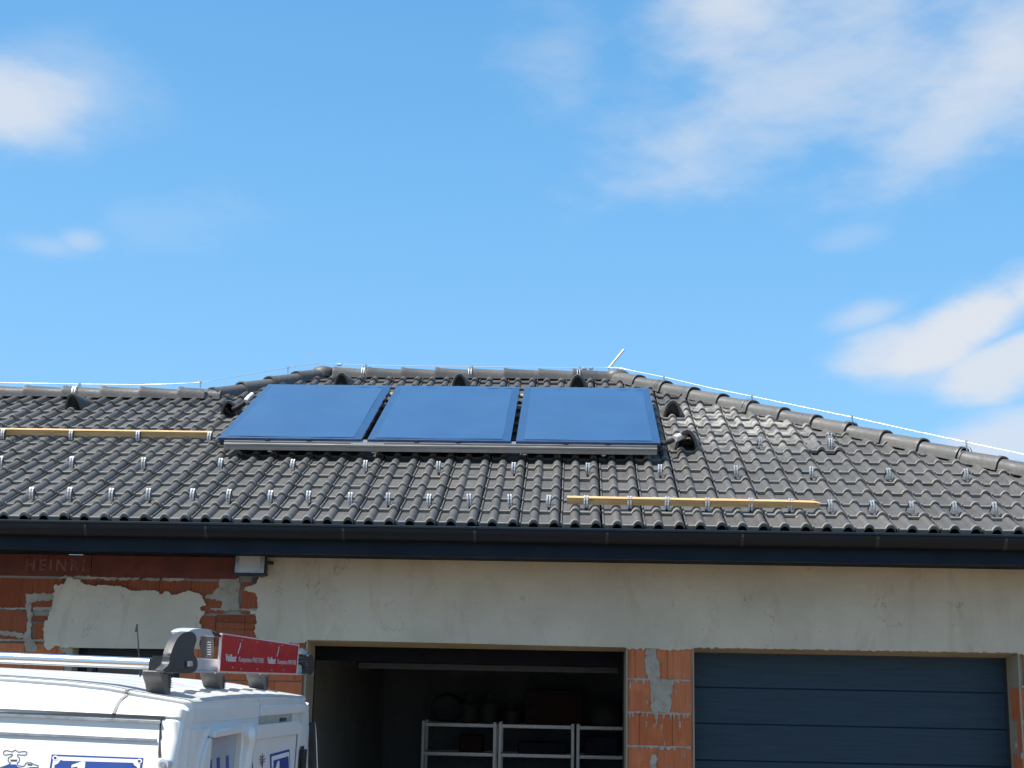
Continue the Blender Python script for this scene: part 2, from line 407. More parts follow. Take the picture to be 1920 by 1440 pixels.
def tag(o, label=None, cat=None, group=None, kind=None):
    for k, v in (('label', label), ('category', cat), ('group', group), ('kind', kind)):
        if v: o[k] = v
    return o
def thing(name, label, cat, group=None, loc=(0, 0, 0)):
    o = bpy.data.objects.new(name, None); COL.objects.link(o); o.location = loc; o.empty_display_size = .2
    WM[o.name] = Matrix.Translation(Vector(loc))
    return tag(o, label, cat, group)
def part(name, mb, m, parent, smooth=None, label=None):
    """a part whose mesh is written in world coordinates; children keep those coordinates whatever the parent's place"""
    o = mb.build(name, m, None, smooth) if isinstance(mb, MB) else link(name, mb)
    o.parent = parent; o.matrix_parent_inverse = world_of(parent).inverted()
    if label: o['label'] = label
    return o
def world_of(o):
    m = o.matrix_parent_inverse @ o.matrix_basis if o.parent else Matrix.LocRotScale(o.location, o.rotation_euler, o.scale)
    return (world_of(o.parent) @ m) if o.parent else m
def text_mesh(body, name, size, origin, xa, ya, depth, bold=0., spacing=1., width=None, height=None):
    """letters as a mesh: origin is the lower left corner, xa / ya the reading and upright directions"""
    cu = bpy.data.curves.new(name, 'FONT'); cu.body = body; cu.size = 1; cu.extrude = .5; cu.offset = bold; cu.space_character = spacing
    cu.resolution_u = 3
    tmp = bpy.data.objects.new(name, cu); COL.objects.link(tmp)
    bpy.context.view_layer.update()
    me = bpy.data.meshes.new_from_object(tmp.evaluated_get(bpy.context.evaluated_depsgraph_get()))
    bpy.data.objects.remove(tmp); bpy.data.curves.remove(cu)
    xs = [v.co.x for v in me.vertices]; ys = [v.co.y for v in me.vertices]
    x0, x1, y0, y1 = min(xs), max(xs), min(ys), max(ys)
    sx = (width/(x1-x0)) if width else size; sy = (height/(y1-y0)) if height else sx
    xa = Vector(xa).normalized(); ya = Vector(ya).normalized(); za = xa.cross(ya)
    for v in me.vertices:
        v.co = Vector(origin) + xa*((v.co.x-x0)*sx) + ya*((v.co.y-y0)*sy) + za*(v.co.z*depth)
    return me

# ------------------------------------------------------------------ ground
gm = MB(); gm.sheet([[(-1500, -1500, 0), (1500, -1500, 0)], [(-1500, 1500, 0), (1500, 1500, 0)]])
tag(gm.build('ground', M['ground']), kind='structure')

# ------------------------------------------------------------------ the roof's own frame
S = .15; RX0, RY0, RZ0 = -4.182814, 9.831166, 1.035415 + CZ
E_ = .2719412; AL = .4413022
NRM = Vector((0, -math.sin(AL), math.cos(AL))); UPS = Vector((0, math.cos(AL), math.sin(AL)))
def rp(X, v, h=0.):
    """point on the tiled slope: X along the eave, v in courses up the slope, h above the crests"""
    return Vector((X, RY0, RZ0)) + UPS*(v*E_) + NRM*h
def roof_at(px, py, h=0.):
    p = hit(px, py, rp(0, 0, h), NRM); d = p - rp(0, 0, h); return p.x, d.dot(UPS)/E_
EC = E_*math.cos(AL)                         # plan depth of one course
VR, VW = 16.95, 13.4                         # courses to the main ridge and to the lower wing's ridge
XL, XR = -2.67, .42                          # ends of the main ridge
KR = .274                                    # X per course along the right hip
YR = RY0 + VR*EC; YWG = RY0 + VW*EC
def hipx(v): return XR + KR*(VR-v)
def hipl(v): return XL - EC*(VR-v)           # left hip, above the wing ridge only
XV = hipl(VW)

house = thing('house', 'single storey house in unfinished brick and grey plaster with dark hipped tile roof', 'house', loc=(0, 11, 0))

# ---- roof deck (closed body under the tiles)
CREST = .034                                 # crest above the pans
DK = -.075                                   # deck below the crests
b = MB()
def deck(pts): b.bm.faces.new([b.bm.verts.new(p) for p in pts])
XLEFT = -9.5
e0 = rp(XLEFT, .12, DK); e1 = rp(hipx(.12), .12, DK)
w0 = rp(XLEFT, VW, DK); w1 = rp(XV, VW, DK); r0 = rp(XL, VR, DK); r1 = rp(XR, VR, DK)
def mir(p, Y): return Vector((p.x, 2*Y-p.y, p.z))
be1 = mir(e1, YR)
deck([e0, e1, r1, r0, w1, w0])
deck([e1, be1, r1])
deck([r0, r1, be1, mir(rp(XL-EC*VR, .12, DK), YR)])
deck([w0, w1, mir(e0, YWG) + Vector((3.2, 0, 0)), mir(e0, YWG)])
deck([w1, r0, mir(rp(XL-EC*VR, .12, DK), YR)])
bmesh.ops.solidify(b.bm, geom=list(b.bm.faces), thickness=-.04)
roof = part('roof', b, M['shade_black'], house)

# ---- roof tiles
def tile_profile():
    pts = [(.000, -.004), (.0006, .011), (.0095, .013), (.0125, .0)]
    def rib(c, w=.0375, dbl=False):
        for k in range(-4, 5):
            t = k/4; x = c + t*w
            h = CREST*math.cos(t*math.pi/2)**.72 if abs(t) < 1 else 0
            pts.append((x, h))
    rib(.104); rib(.254)
    pts.append((.2912, -.016))
    return pts
TP = tile_profile()
def tile_rows():
    # (y along the slope, lift above the tile's own plane, thickness end)
    return [(-.006, -.027), (-.008, -.006), (-.003, .0030), (.008, .0040), (.018, 0), (E_+.05, 0)]
TILT = .021/E_                               # each tile rises towards its lower edge
def tile_mesh(seed):
    rs = random.Random(seed); mb = MB(); rows = []
    for (y, dz) in tile_rows():
        rows.append([Vector((x, y, h - CREST + dz - TILT*y + (rs.uniform(-.0006, .0006) if 0 < y < .3 else 0))) for x, h in TP])
    mb.sheet(rows)
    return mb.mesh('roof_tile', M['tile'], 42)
TILES = [tile_mesh(i) for i in range(4)]
RMAT = Matrix(((1, 0, 0), (0, math.cos(AL), -math.sin(AL)), (0, math.sin(AL), math.cos(AL)))).to_4x4()
def tile_x0(i): return RX0 + 2*S*i - .254 + S            # left edge of tile column i (its second rib carries the joint)
def proj(p):
    d = p - EYE; z = d.dot(CF); return 960 + FPX*d.dot(CR)/z, 720 - FPX*d.dot(CU)/z, z
PANELS = [(-2.985, -1.775), (-1.725, -.525), (-.48, .72)]
PV0, PV1, PH = 5.77, 12.80, .138
def covered(X, v):
    if not (PANELS[0][0] + .06 < X and X + .3 < PANELS[2][1] - .05): return False
    return 5.9 < v and v + 1 < 10.6
VENTS = [(138, 765), (430, 778), (641, 724), (862, 726), (1083, 728), (1261, 778), (1287, 842)]
VENT_AT = [roof_at(x, y, -.02) for x, y in VENTS]
cands = []
for r in range(0, 17):
    for i in range(-8, 34):
        X = tile_x0(i); xc = X + .15
        top = VW if xc < XV - .1 else VR
        if r >= math.ceil(top - .35): continue
        lo, hi = -1e9, 1e9
        state = 'full'
        if X + .3 > hipx(r+1.1) + .0:
            state = 'hip' if X < hipx(r) - .02 else 'out'
        if r + 1 > VW and X < hipl(r+1.2) :
            state = 'hipl' if X + .3 > hipl(r) + .02 and r >= 13 else ('out' if r >= 13 else state)
        if r == 13 and X + .3 <= XV + .02: state = 'out'
        if state == 'out': continue
        px, py, z = proj(rp(xc, r+.5))
        vis = -30 < px < 1950 and not covered(X, r)
        cands.append((0 if vis else 1, z, r, i, state))
cands.sort()
rest = MB(); n_part = 0
odd = roof_at(1560, 826)
for (hid, z, r, i, state) in cands:
    X = tile_x0(i); rs = random.Random(r*100+i)
    jit = Matrix.Translation((rs.uniform(-.0018, .0018), rs.uniform(-.003, .003), rs.uniform(-.0015, .0015))) @ Matrix.Rotation(rs.uniform(-.006, .006), 4, 'Z') @ Matrix.Rotation(rs.uniform(-.006, .006), 4, 'X')
    if abs(X + .15 - odd[0]) < .2 and r == int(odd[1] - .4):
        jit = Matrix.Translation((-.01, .02, .018)) @ Matrix.Rotation(.03, 4, 'Z') @ Matrix.Rotation(.02, 4, 'Y')
    mw = Matrix.Translation(rp(X, r, .0)) @ RMAT @ jit
    me = TILES[rs.randrange(4)]
    if state != 'full':
        bm = bmesh.new(); bm.from_mesh(me); bm.transform(mw)
        if state == 'hip':
            p = rp(hipx(0)-.05, 0, 0); d = (rp(hipx(5)-.05, 5, 0) - p); nn = d.cross(NRM).normalized()
            if nn.x < 0: nn = -nn
        else:
            p = rp(hipl(VR)+.03, VR, 0); d = (rp(hipl(VW)+.03, VW, 0) - p); nn = d.cross(NRM).normalized()
            if nn.x > 0: nn = -nn
        bmesh.ops.bisect_plane(bm, geom=bm.verts[:]+bm.edges[:]+bm.faces[:], plane_co=p, plane_no=nn, clear_outer=True)
        if len(bm.faces) < 3: bm.free(); continue
        bm.transform(mw.inverted())
        me = bpy.data.meshes.new('roof_tile'); bm.to_mesh(me); bm.free(); me.materials.append(M['tile'])
        for p_ in me.polygons: p_.use_smooth = True
        me.set_sharp_from_angle(angle=R(42))
    if n_part < 300 and not hid:
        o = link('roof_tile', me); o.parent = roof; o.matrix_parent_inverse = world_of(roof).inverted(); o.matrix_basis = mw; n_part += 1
    else:
        n0 = len(rest.bm.verts); rest.bm.from_mesh(me); rest.bm.verts.ensure_lookup_table()
        bmesh.ops.transform(rest.bm, matrix=mw, verts=rest.bm.verts[n0:])
m_rest = rest.mesh('roof_tile_rest', M['ridge'], 42)
o = part('roof_tile_rest', m_rest, None, roof); o['kind'] = 'stuff'

# ---- ridge and hip tiles
def ridge_mesh(L, w_big=.124, w_small=.108, h_big=.098, h_small=.080):
    """half round ridge tile along +x from its raised collar at x=0"""
    prof = []
    for k in range(0, 13):
        a = math.pi*k/12; c, s_ = math.cos(a), math.sin(a)
        prof.append((math.copysign(abs(c)**.8, c), s_**.9))
    prof = [(1.04, -.34)] + prof + [(-1.04, -.34)]
    st = [(0, w_big-.012, h_big-.014), (0, w_big, h_big), (.028, w_big, h_big), (.045, w_big-.007, h_big-.007), (L, w_small, h_small), (L, w_small-.015, h_small-.015)]
    mb = MB(); mb.sheet([[Vector((x, -w*p, h*q - .03)) for p, q in prof] for x, w, h in st])
    return mb.mesh('ridge_tile', M['ridge'], 40)
def run_ridge(a, b_, n, lift, over=.035, name='ridge_tile', tilt=0.):
    a, b_ = Vector(a), Vector(b_); d = (b_-a).normalized(); L = (b_-a).length/n
    me = ridge_mesh(L+over)
    side = Vector((0, 0, 1)).cross(d).normalized(); up = d.cross(side)
    out = []
    for k in range(n):
        rs = random.Random(k*7+int(L*1000)); p = a + d*(L*k)
        rot = Matrix((d, side, up)).transposed().to_4x4()
        mw = Matrix.Translation(p + up*(lift + rs.uniform(-.002, .002))) @ rot @ Matrix.Rotation(rs.uniform(-.006, .006)+.026, 4, 'Y') @ Matrix.Rotation(rs.uniform(-.006, .006), 4, 'Z')
        o = link(name, me); o.parent = roof; o.matrix_parent_inverse = world_of(roof).inverted(); o.matrix_basis = mw; out.append(o)
    return out
LIFT = .012
def crest(X, v): return rp(X, v, -.028)
wing_n = 11
wx0 = XV - .386*wing_n
run_ridge(crest(wx0, VW), crest(XV+.02, VW), wing_n, LIFT)
run_ridge(crest(XL+.13, VR), crest(XR-.08, VR), 8, LIFT)
hv = 4.0
hip_bottom = rp(hipx(0), 0, -.01); hip_top = rp(XR, VR, -.025)
nh = 18
run_ridge(hip_bottom, hip_top, nh, LIFT, name='hip_tile')
run_ridge(crest(XV-.05, VW-.05)+Vector((0, 0, .0)), crest(XL, VR), 4, LIFT+.006, name='hip_tile')
def hip_cap(p, dirs, name):
    mb = MB(); rows = []
    for r_, h in ((.128, -.05), (.130, -.012), (.122, .025), (.092, .055), (.05, .068), (.002, .071)):
        rows.append([Vector(p) + Vector((math.cos(k*math.pi/8)*r_*(1.0 + .12*math.cos(3*k*math.pi/8)), math.sin(k*math.pi/8)*r_, h+.01)) for k in range(16)])
    mb.sheet(rows, True); mb.bm.faces.new([v for v in mb.bm.verts[-16:]]) if False else None
    part(name, mb, M['ridge'], roof, 40)
hip_cap(crest(XR+.02, VR), None, 'ridge_cap'); hip_cap(crest(XL+.02, VR), None, 'ridge_cap')

# black ventilation strip tucked under ridge and hips
b = MB()
for a_, c_ in ((crest(wx0, VW), crest(XV, VW)), (crest(XL, VR), crest(XR, VR)), (crest(XR, VR), hip_bottom), (crest(XV, VW), crest(XL, VR))):
    d = (c_-a_).normalized(); side = Vector((0, 0, 1)).cross(d).normalized(); up = d.cross(side)
    b.sheet([[a_ + side*s_*.115 + up*h for s_, h in ((-1, -.125), (-.5, .02), (.5, .02), (1, -.125))], [c_ + side*s_*.115 + up*h for s_, h in ((-1, -.125), (-.5, .02), (.5, .02), (1, -.125))]])
part('ridge_roll', b, M['rubber'], roof)

# ---- vent tiles
def vent_mesh():
    W, H, L = .086, .170, .34
    def arch(w, h, y, n=10, z0=-.045):
        return [Vector((math.copysign(abs(math.cos(math.pi*k/n))**.95, math.cos(math.pi*k/n))*-w, y, z0 + h*math.sin(math.pi*k/n)**1.3)) for k in range(n+1)]
    mb = MB()
    mb.sheet([arch(W*.70, H*.80, .06), arch(W*.74, H*.83, -.004), arch(W*.78, H*.86, -.014), arch(W*1.0, H*1.0, -.012), arch(W*1.06, H*1.0, .008), arch(W*1.2, H*.78, .10), arch(W*1.3, H*.36, .24), arch(W*1.3, H*.1, L)])
    # skirt
    mb.sheet([[Vector((-.16, -.005, -.040)), Vector((-.09, -.005, -.036)), Vector((.09, -.005, -.036)), Vector((.16, -.005, -.040))], [Vector((-.16, L, -.055)), Vector((-.09, L, -.045)), Vector((.09, L, -.045)), Vector((.16, L, -.055))]])
    return mb.mesh('vent_tile', M['ridge'], 45)
def vent_grille():
    mb = MB(); n = 10; W, H = .086*.72, .170*.84
    pts = [Vector((-math.copysign(abs(math.cos(math.pi*k/n))**.95, math.cos(math.pi*k/n))*W, .03, -.045 + H*math.sin(math.pi*k/n)**1.3)) for k in range(n+1)]
    mb.prism(pts, (0, .006, 0))
    for k in range(-3, 4): mb.box((k*.014, .026, -.045+H*.42), (.003, .004, H*.7))
    mb.tube([(0, .03, .015), (0, .02, .015)], .008, 8)
    return mb.mesh('vent_grille', M['black'])
VMESH, VG = vent_mesh(), vent_grille()
for k, (X, v) in enumerate(VENT_AT):
    sc_ = 1.25 if k == 6 else 1.0
    mw = Matrix.Translation(rp(X, v, 0)) @ RMAT @ Matrix.Diagonal((sc_, sc_, sc_, 1))
    o = link('vent_tile', VMESH); o.parent = roof; o.matrix_parent_inverse = world_of(roof).inverted(); o.matrix_basis = mw
    if k not in (1, 6):
        g_ = link('vent_grille', VG); g_.parent = roof; g_.matrix_parent_inverse = world_of(roof).inverted(); g_.matrix_basis = mw

# ---- eaves: gutter, fascia, soffit
XE0, XE1 = -9.3, hipx(0) - .05
def gutter():
    mb = MB(); rows = []
    yc, zc, r_ = RY0 - .045, CZ + .948, .066
    prof = []
    for k in range(0, 13):
        a = math.pi + math.pi*k/12; prof.append((math.cos(a)*r_, math.sin(a)*r_*1.35))
    bead = [(-r_ - .012*math.cos(t) - .001, .006 + .012*math.sin(t)) for t in [R(x) for x in (-150, -90, -30, 30, 90, 150, 200)]]
    outer = bead[::-1] + prof
    inner = [(y*.94, z*.94 + .002) for y, z in reversed(prof)]
    full = outer + inner
    mb.sheet([[Vector((x, yc+y, zc+z)) for y, z in full] for x in (XE0, -6, -4, -2, 0, 2, 4, XE1)], True)
    return mb, yc, zc, r_
gmb, GY, GZ, GR = gutter()
gut = part('gutter', gmb, M['anthracite'], house, 50)
for px in (-85, 159, 385, 643, 890, 1138, 1392, 1645, 1885, 2130):
    X = hit(px, 990, (0, GY-GR, 0), Vector((0, 1, 0))).x
    mb = MB(); rows = []
    for xx in (-.011, .011):
        rows.append([Vector((X+xx, GY + math.cos(math.pi+math.pi*k/10)*(GR+.003), GZ + math.sin(math.pi+math.pi*k/10)*(GR*1.35+.003))) for k in range(0, 9)])
    mb.sheet(rows); mb.box((X, GY-GR-.006, GZ+.012), (.024, .014, .012)); mb.box((X+.004, GY-GR-.004, GZ-.022), (.012, .006, .016))
    part('gutter_bracket', mb, M['bracket'], gut, 40)
YW = 10.42                                   # face of the brickwork
FY = 9.875
SOFZ = CZ + .772
b = MB(); b.slab(XE0, XE1, FY, FY+.025, SOFZ-.012, CZ+.93)
fascia = part('fascia', b, M['fascia'], house)
b = MB(); b.slab(XE0, XE1, FY+.026, YW+.02, SOFZ, SOFZ+.02)
for k in range(5): b.slab(XE0, XE1, FY+.028+k*.108, FY+.034+k*.108, SOFZ-.004, SOFZ)
part('soffit', b, M['fascia'], house)
b = MB(); b.slab(XE0, XE1, GY+.03, FY+.02, CZ+.93, CZ+.962)
part('eave_board', b, M['black'], house)

# ------------------------------------------------------------------ walls
NY = Vector((0, 1, 0))
def wpt(px, py, y=YW): p = hit(px, py, (0, y, 0), NY); return p.x, p.z
def wz(px, py): return wpt(px, py)[1]
def wx(px, py=1200): return wpt(px, py)[0]
TH = .30
O1 = (-1.992, .409, CZ+.153); O2 = (.903, 3.292, CZ+.157)
W1 = (wx(137, 1216), wx(336, 1250), wz(230, 1215))
CORE = YW + .020
b = MB()
top = SOFZ - .002
zs = 0
b.slab(-9, W1[0], CORE, YW+TH, zs, top)
b.slab(W1[0], W1[1], CORE, YW+TH, W1[2], top); b.slab(W1[0], W1[1], CORE, YW+TH, zs, CZ-1.2)
b.slab(W1[1], O1[0]-.012, CORE, YW+TH, zs, top)
b.slab(O1[0]-.012, O1[1]+.012, CORE, YW+TH, O1[2]+.014, top)
b.slab(O1[1]+.012, O2[0]-.004, CORE, YW+TH, zs, top)
b.slab(O2[0]-.004, O2[1]+.012, CORE, YW+TH, O2[2]+.014, top)
b.slab(O2[1]+.012, XE1-.6, CORE, YW+TH, zs, top)
YB = 17.2
b.slab(-9, XE1-.6, YB, YB+.3, zs, top); b.slab(-9, -8.7, YW+TH, YB, zs, top); b.slab(XE1-.9, XE1-.6, YW+TH, YB, zs, top)
wall = part('wall', b, M['mortar'], house)
# garage interior
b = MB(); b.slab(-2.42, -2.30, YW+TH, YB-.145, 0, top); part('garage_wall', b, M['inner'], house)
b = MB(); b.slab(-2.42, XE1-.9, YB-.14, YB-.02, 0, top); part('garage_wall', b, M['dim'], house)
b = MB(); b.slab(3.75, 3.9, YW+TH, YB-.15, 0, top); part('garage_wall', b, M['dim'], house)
b = MB(); b.slab(-2.30, 3.75, YW+TH, YB-.15, CZ+.60, CZ+.66); part('garage_ceiling', b, M['shade_black'], house)
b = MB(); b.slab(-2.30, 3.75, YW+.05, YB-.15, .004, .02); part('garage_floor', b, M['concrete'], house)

# bricks, one by one
def mk_brick(m):
    mb = MB(); mb.box((0, 0, 0), (1, 1, 1)); return mb.mesh('brick', m)
BR = mk_brick(M['brick']); BRR = mk_brick(M['brick_shaded'])
nbr = 0
def brick(x0, x1, z0, z1, y0=YW, dep=.03):
    global nbr
    if x1 - x0 < .012 or z1 - z0 < .012: return
    rs = random.Random(nbr); nbr += 1
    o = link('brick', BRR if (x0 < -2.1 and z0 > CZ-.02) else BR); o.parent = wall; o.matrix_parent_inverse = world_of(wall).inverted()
    j = rs.uniform(-.002, .002)
    o.matrix_basis = Matrix.Translation(((x0+x1)/2, y0 + dep/2 + j, (z0+z1)/2)) @ Matrix.Diagonal((x1-x0, dep, z1-z0, 1))
def course(x_edges, z0, z1, bed=.010, gap=.003):
    for a_, c_ in zip(x_edges[:-1], x_edges[1:]): brick(a_+gap/2, c_-gap/2, z0, z1-bed)
ZB = wz(50, 1081)
ZL = [ZB - .004 - .247*k for k in range(0, 6)]             # bed joints of the left wall
lx = lambda *p: [wx(q) for q in p]
course(lx(-140, -75, -28, 34, 53, 109, 170, 231, 292, 353, 415), ZL[1], ZL[0])
course(lx(448, 484, 545, 606), ZL[1], ZL[0])
course(lx(-120, -70, -10, 50), ZL[2], ZL[1]); 
brick(wx(61), wx(118), ZL[2], ZL[1]-.10); brick(wx(59), wx(112), ZL[1]-.088, ZL[1]-.045)
course(lx(118, 180, 240, 300, 360), ZL[2], ZL[1])
zc1, zc2 = wz(430, 1168), wz(430, 1180)
course(lx(360, 402), ZL[2], ZL[1]-.012)
course(lx(403, 457, 484), zc1+.004, ZL[1]-.012, bed=0); course(lx(403, 457, 484), zc2+.004, zc1, bed=0); course(lx(403, 457, 484), ZL[2], zc2, bed=0)
course(lx(484, 545, 574), ZL[2], ZL[1])
def span(x0, x1, z0, z1, off, w=.25, bed=.010):
    x = x0 - off
    xs = [x0]
    while x < x1:
        if x > x0 + .03 and x < x1 - .03: xs.append(x)
        x += w
    xs.append(x1); course(xs, z0, z1, bed)
for k in (2, 3, 4, 5):
    z1_, z0_ = ZL[k], ZL[k]-.247
    span(-5.6, W1[0]-.06, z0_, z1_, [.07, .19, .05, .14][k-2])
    span(W1[1]+.006, O1[0]-.03, z0_, z1_, [.12, .02, .16, .05][k-2])
# pillar between the two garage openings
ZP = [wz(1235, 1216), wz(1235, 1274), wz(1235, 1336.3), wz(1235, 1399.5)]
ZP += [ZP[3]-.249*k for k in range(1, 7)]
px_ = lambda *p: [wx(q, 1300) for q in p]
PX0, PX1 = O1[1]+.016, O2[0]-.003
course([PX0] + px_(1191, 1231, 1252) + [PX1], ZP[1], ZP[0], bed=0)
course([PX0] + px_(1226, 1251) + [PX1], ZP[2], ZP[1])
course([PX0] + px_(1199, 1260.5) + [PX1], ZP[3], ZP[2])
course([PX0] + px_(1231.5) + [PX1], ZP[4], ZP[3])
for k in range(4, 8): span(PX0, PX1, ZP[k+1], ZP[k], [.1, .02, .15, .07][k-4])
# right jamb
ZJ = [wz(1900, 1226), wz(1900, 1288.5), wz(1900, 1352), wz(1900, 1414)]; ZJ += [ZJ[3]-.249*k for k in range(1, 6)]
span(O2[1]+.040, 4.45, ZJ[1], ZJ[0], .03)
for k in range(1, 7):                                      # the corner bricks stand bare in the door reveal too
    xa = O2[1]-.005+[0, .0, .004, .0, .003, .001, .004][k]; xb = xa + [0, .17, .09, .2, .05, .12, .1][k] + .03
    brick(xa, xb-.002, ZJ[k+1], ZJ[k]-.010, dep=[0, .20, .15, .21, .2, .18, .2][k])
    span(xb, 4.45, ZJ[k+1], ZJ[k], 0)

# red clay lintel blocks with stamped lettering
zl0 = ZB + .006; ztop = SOFZ - .004
lin_mb = MB(); lin_mb.slab(-5.6, wx(172, 1060)-.003, YW-.004, YW+.03, zl0, ztop)
lint = part('lintel', lin_mb, M['lintel'], house)
lin_mb = MB(); lin_mb.slab(wx(172, 1060)+.003, wx(446, 1060), YW-.008, YW+.03, zl0, ztop)
part('lintel', lin_mb, M['lintel'], house)
xh0, zh0 = wpt(48, 1069.5); xh1, zh1 = wpt(160, 1048)
me = text_mesh('HEINRI', 'lettering', .1, (xh0, YW-.0055, zh0), (1, 0, 0), (0, 0, 1), .002, bold=.012, spacing=1.35, width=xh1-xh0, height=zh1-zh0-.006)
me.materials.append(M['lintel_print']); part('lettering', me, None, lint)
# ragged outlines
def ragged(pts, amp=.004, step=.02, seed=1, closed=True, keep=()):
    rs = random.Random(seed); out = []
    n = len(pts)
    for i in range(n):
        a_ = Vector(pts[i]); c_ = Vector(pts[(i+1) % n]); L = (c_-a_).length
        m = max(1, int(L/step)); nrm = Vector((-(c_-a_).y, (c_-a_).x)).normalized() if L > 0 else Vector((0, 0))
        for k in range(m):
            t = k/m; j = 0 if i in keep else (noise.noise(Vector((a_.x*19+t*L*31, a_.y*23, seed)))*amp*1.6 + rs.uniform(-amp, amp)*.5)
            p = a_ + (c_-a_)*t + nrm*j*(0 if (k == 0 and i in keep) else 1); out.append(p)
    return out
def wall_patch(name, px_pts, m, proud=.012, amp=.004, step=.02, seed=1, keep=(), parent=None, back=.016, bev=True):
    p2 = [Vector(wpt(x, y)) for x, y in px_pts]; p2 = ragged(p2, amp, step, seed, keep=keep)
    mb = MB(); mb.prism([(p.x, YW-proud, p.y) for p in p2], (0, proud+back, 0))
    return part(name, mb, m, parent or wall)
P1 = [(86, 1217), (84, 1200), (83, 1180), (85, 1166), (93, 1160), (94, 1150), (98, 1142), (100, 1128), (103, 1118), (102, 1110), (101, 1102), (103, 1096), (107, 1095), (110, 1100), (113, 1098), (116, 1095), (121, 1096), (124, 1092), (126, 1086), (131, 1084), (137, 1084), (141, 1088), (149, 1087), (153, 1093), (161, 1095), (171, 1097), (178, 1100), (187, 1097), (200, 1098), (214, 1098), (225, 1100), (237, 1103), (248, 1109), (258, 1108), (272, 1106), (283, 1107), (293, 1107), (300, 1112), (305, 1113), (309, 1110), (317, 1109), (322, 1115), (332, 1115), (345, 1110), (355, 1108), (368, 1110), (376, 1115), (381, 1120), (384, 1127), (387, 1134), (376, 1139), (378, 1143), (386, 1147), (382, 1153), (377, 1160), (375, 1167), (379, 1172), (377, 1180), (375, 1190), (374, 1203), (376, 1217.5), (336, 1217.2), (137, 1214.5), (118, 1214), (112, 1211), (107, 1210), (100, 1214), (95, 1218)]
wall_patch('plaster_coat', P1, M['plaster'], .016, .008, .010, 3, keep=(60, 61))
rj = random.Random(5)
P2 = [(500, 1030), (503, 1080), (492, 1083), (485, 1083), (483, 1093), (473, 1098), (460, 1102), (457.5, 1107), (467, 1110), (478, 1111), (482.5, 1117), (483, 1138), (481, 1147), (476, 1146), (473, 1145), (470, 1149), (477, 1152), (481, 1150), (482.5, 1168), (477.5, 1172), (479, 1178), (477.5, 1183), (481, 1194), (490, 1201), (520, 1206), (545, 1205), (562, 1207), (572, 1206), (578, 1199.5)]
P2 += [(1176, 1214), (1180, 1219), (1186, 1216), (1196, 1218.5), (1200, 1215.5), (1206, 1220), (1211, 1216), (1230, 1216), (1240, 1219), (1249, 1217), (1256, 1220), (1262, 1217.5), (1280, 1218.5), (1296, 1217.5), (1303, 1214.5)]
P2 += [(1907, 1224.2), (1910, 1227), (1914, 1226), (1918, 1229), (1926, 1228), (1990, 1230), (2150, 1231), (2150, 1030)]
wall_patch('plaster_coat', P2, M['plaster'], .016, .006, .011, 11, keep=(28, 42, 49, 50))
# mortar smears over brick
def smear(pts, seed, proud=.006, amp=.005): wall_patch('mortar_smear', pts, M['smear'], proud, amp*1.5, .010, seed)
smear([(413, 1083), (448, 1083), (450, 1100), (447, 1120), (449, 1141), (415, 1141), (417, 1128), (400, 1124), (388, 1122), (384, 1118), (400, 1112), (410, 1100)], 21)
smear([(49, 1113), (104, 1113), (103, 1126), (70, 1126), (60, 1130), (58, 1142), (60, 1150), (60, 1165), (57, 1180), (60, 1200), (70, 1206), (69, 1222), (50, 1222), (45, 1205), (44, 1196), (50, 1180), (52, 1160), (49, 1140)], 22)
smear([(0, 1183), (30, 1183), (46, 1190), (43, 1197), (20, 1193), (0, 1190)], 23, .004)
smear([(62, 1138), (97, 1138), (96, 1144), (63, 1145)], 24, .004)
smear([(112, 1213), (136, 1215), (136, 1226), (116, 1224)], 25)
smear([(110, 1081), (170, 1080), (240, 1083), (300, 1084), (300, 1088), (250, 1088), (180, 1086), (112, 1085)], 26, .005, .006)
smear([(300, 1080.5), (360, 1082), (352, 1086), (330, 1090), (305, 1089)], 27, .004)
smear([(1210, 1212), (1230, 1212), (1231, 1228), (1236, 1242), (1237, 1256), (1237, 1272), (1262, 1274), (1264, 1282), (1259, 1296), (1258, 1320), (1256, 1335), (1222, 1335), (1220, 1312), (1219, 1280), (1217, 1274), (1212, 1262), (1210, 1240), (1211, 1226)], 28, .009)
smear([(1222, 1416), (1232, 1414), (1233, 1426), (1228, 1440), (1224, 1452), (1220, 1440), (1219, 1424)], 29, .006)
def drip_joint(px0, px1, pyl, pyr, seed, hang=9):
    rs = random.Random(seed); up, dn = [], []
    n = int((px1-px0)/1.9)
    for k in range(n+1):
        t = k/n; x = px0 + (px1-px0)*t; y = pyl + (pyr-pyl)*t
        up.append((x, y - rs.uniform(1.2, 3.0))); dn.append((x, y + (rs.uniform(.6, 2.2) if rs.random() < .72 else rs.uniform(2, hang))))
    wall_patch('mortar_smear', up + dn[::-1], M['smear'], .004, .002, .008, seed)
drip_joint(1175, 1296, 1273, 1276.5, 31, 10); drip_joint(1175, 1296, 1335.5, 1339, 32, 15); drip_joint(1175, 1296, 1399, 1401.5, 33, 8)
drip_joint(1915, 1990, 1288, 1289.5, 34, 8); drip_joint(1915, 1990, 1352, 1353.5, 35, 9); drip_joint(1915, 1990, 1413.5, 1415, 36, 10)
drip_joint(-30, 50, 1141, 1141.5, 37, 4); drip_joint(-30, 84, 1200, 1201, 38, 4); drip_joint(395, 483, 1142, 1143.5, 39, 6)
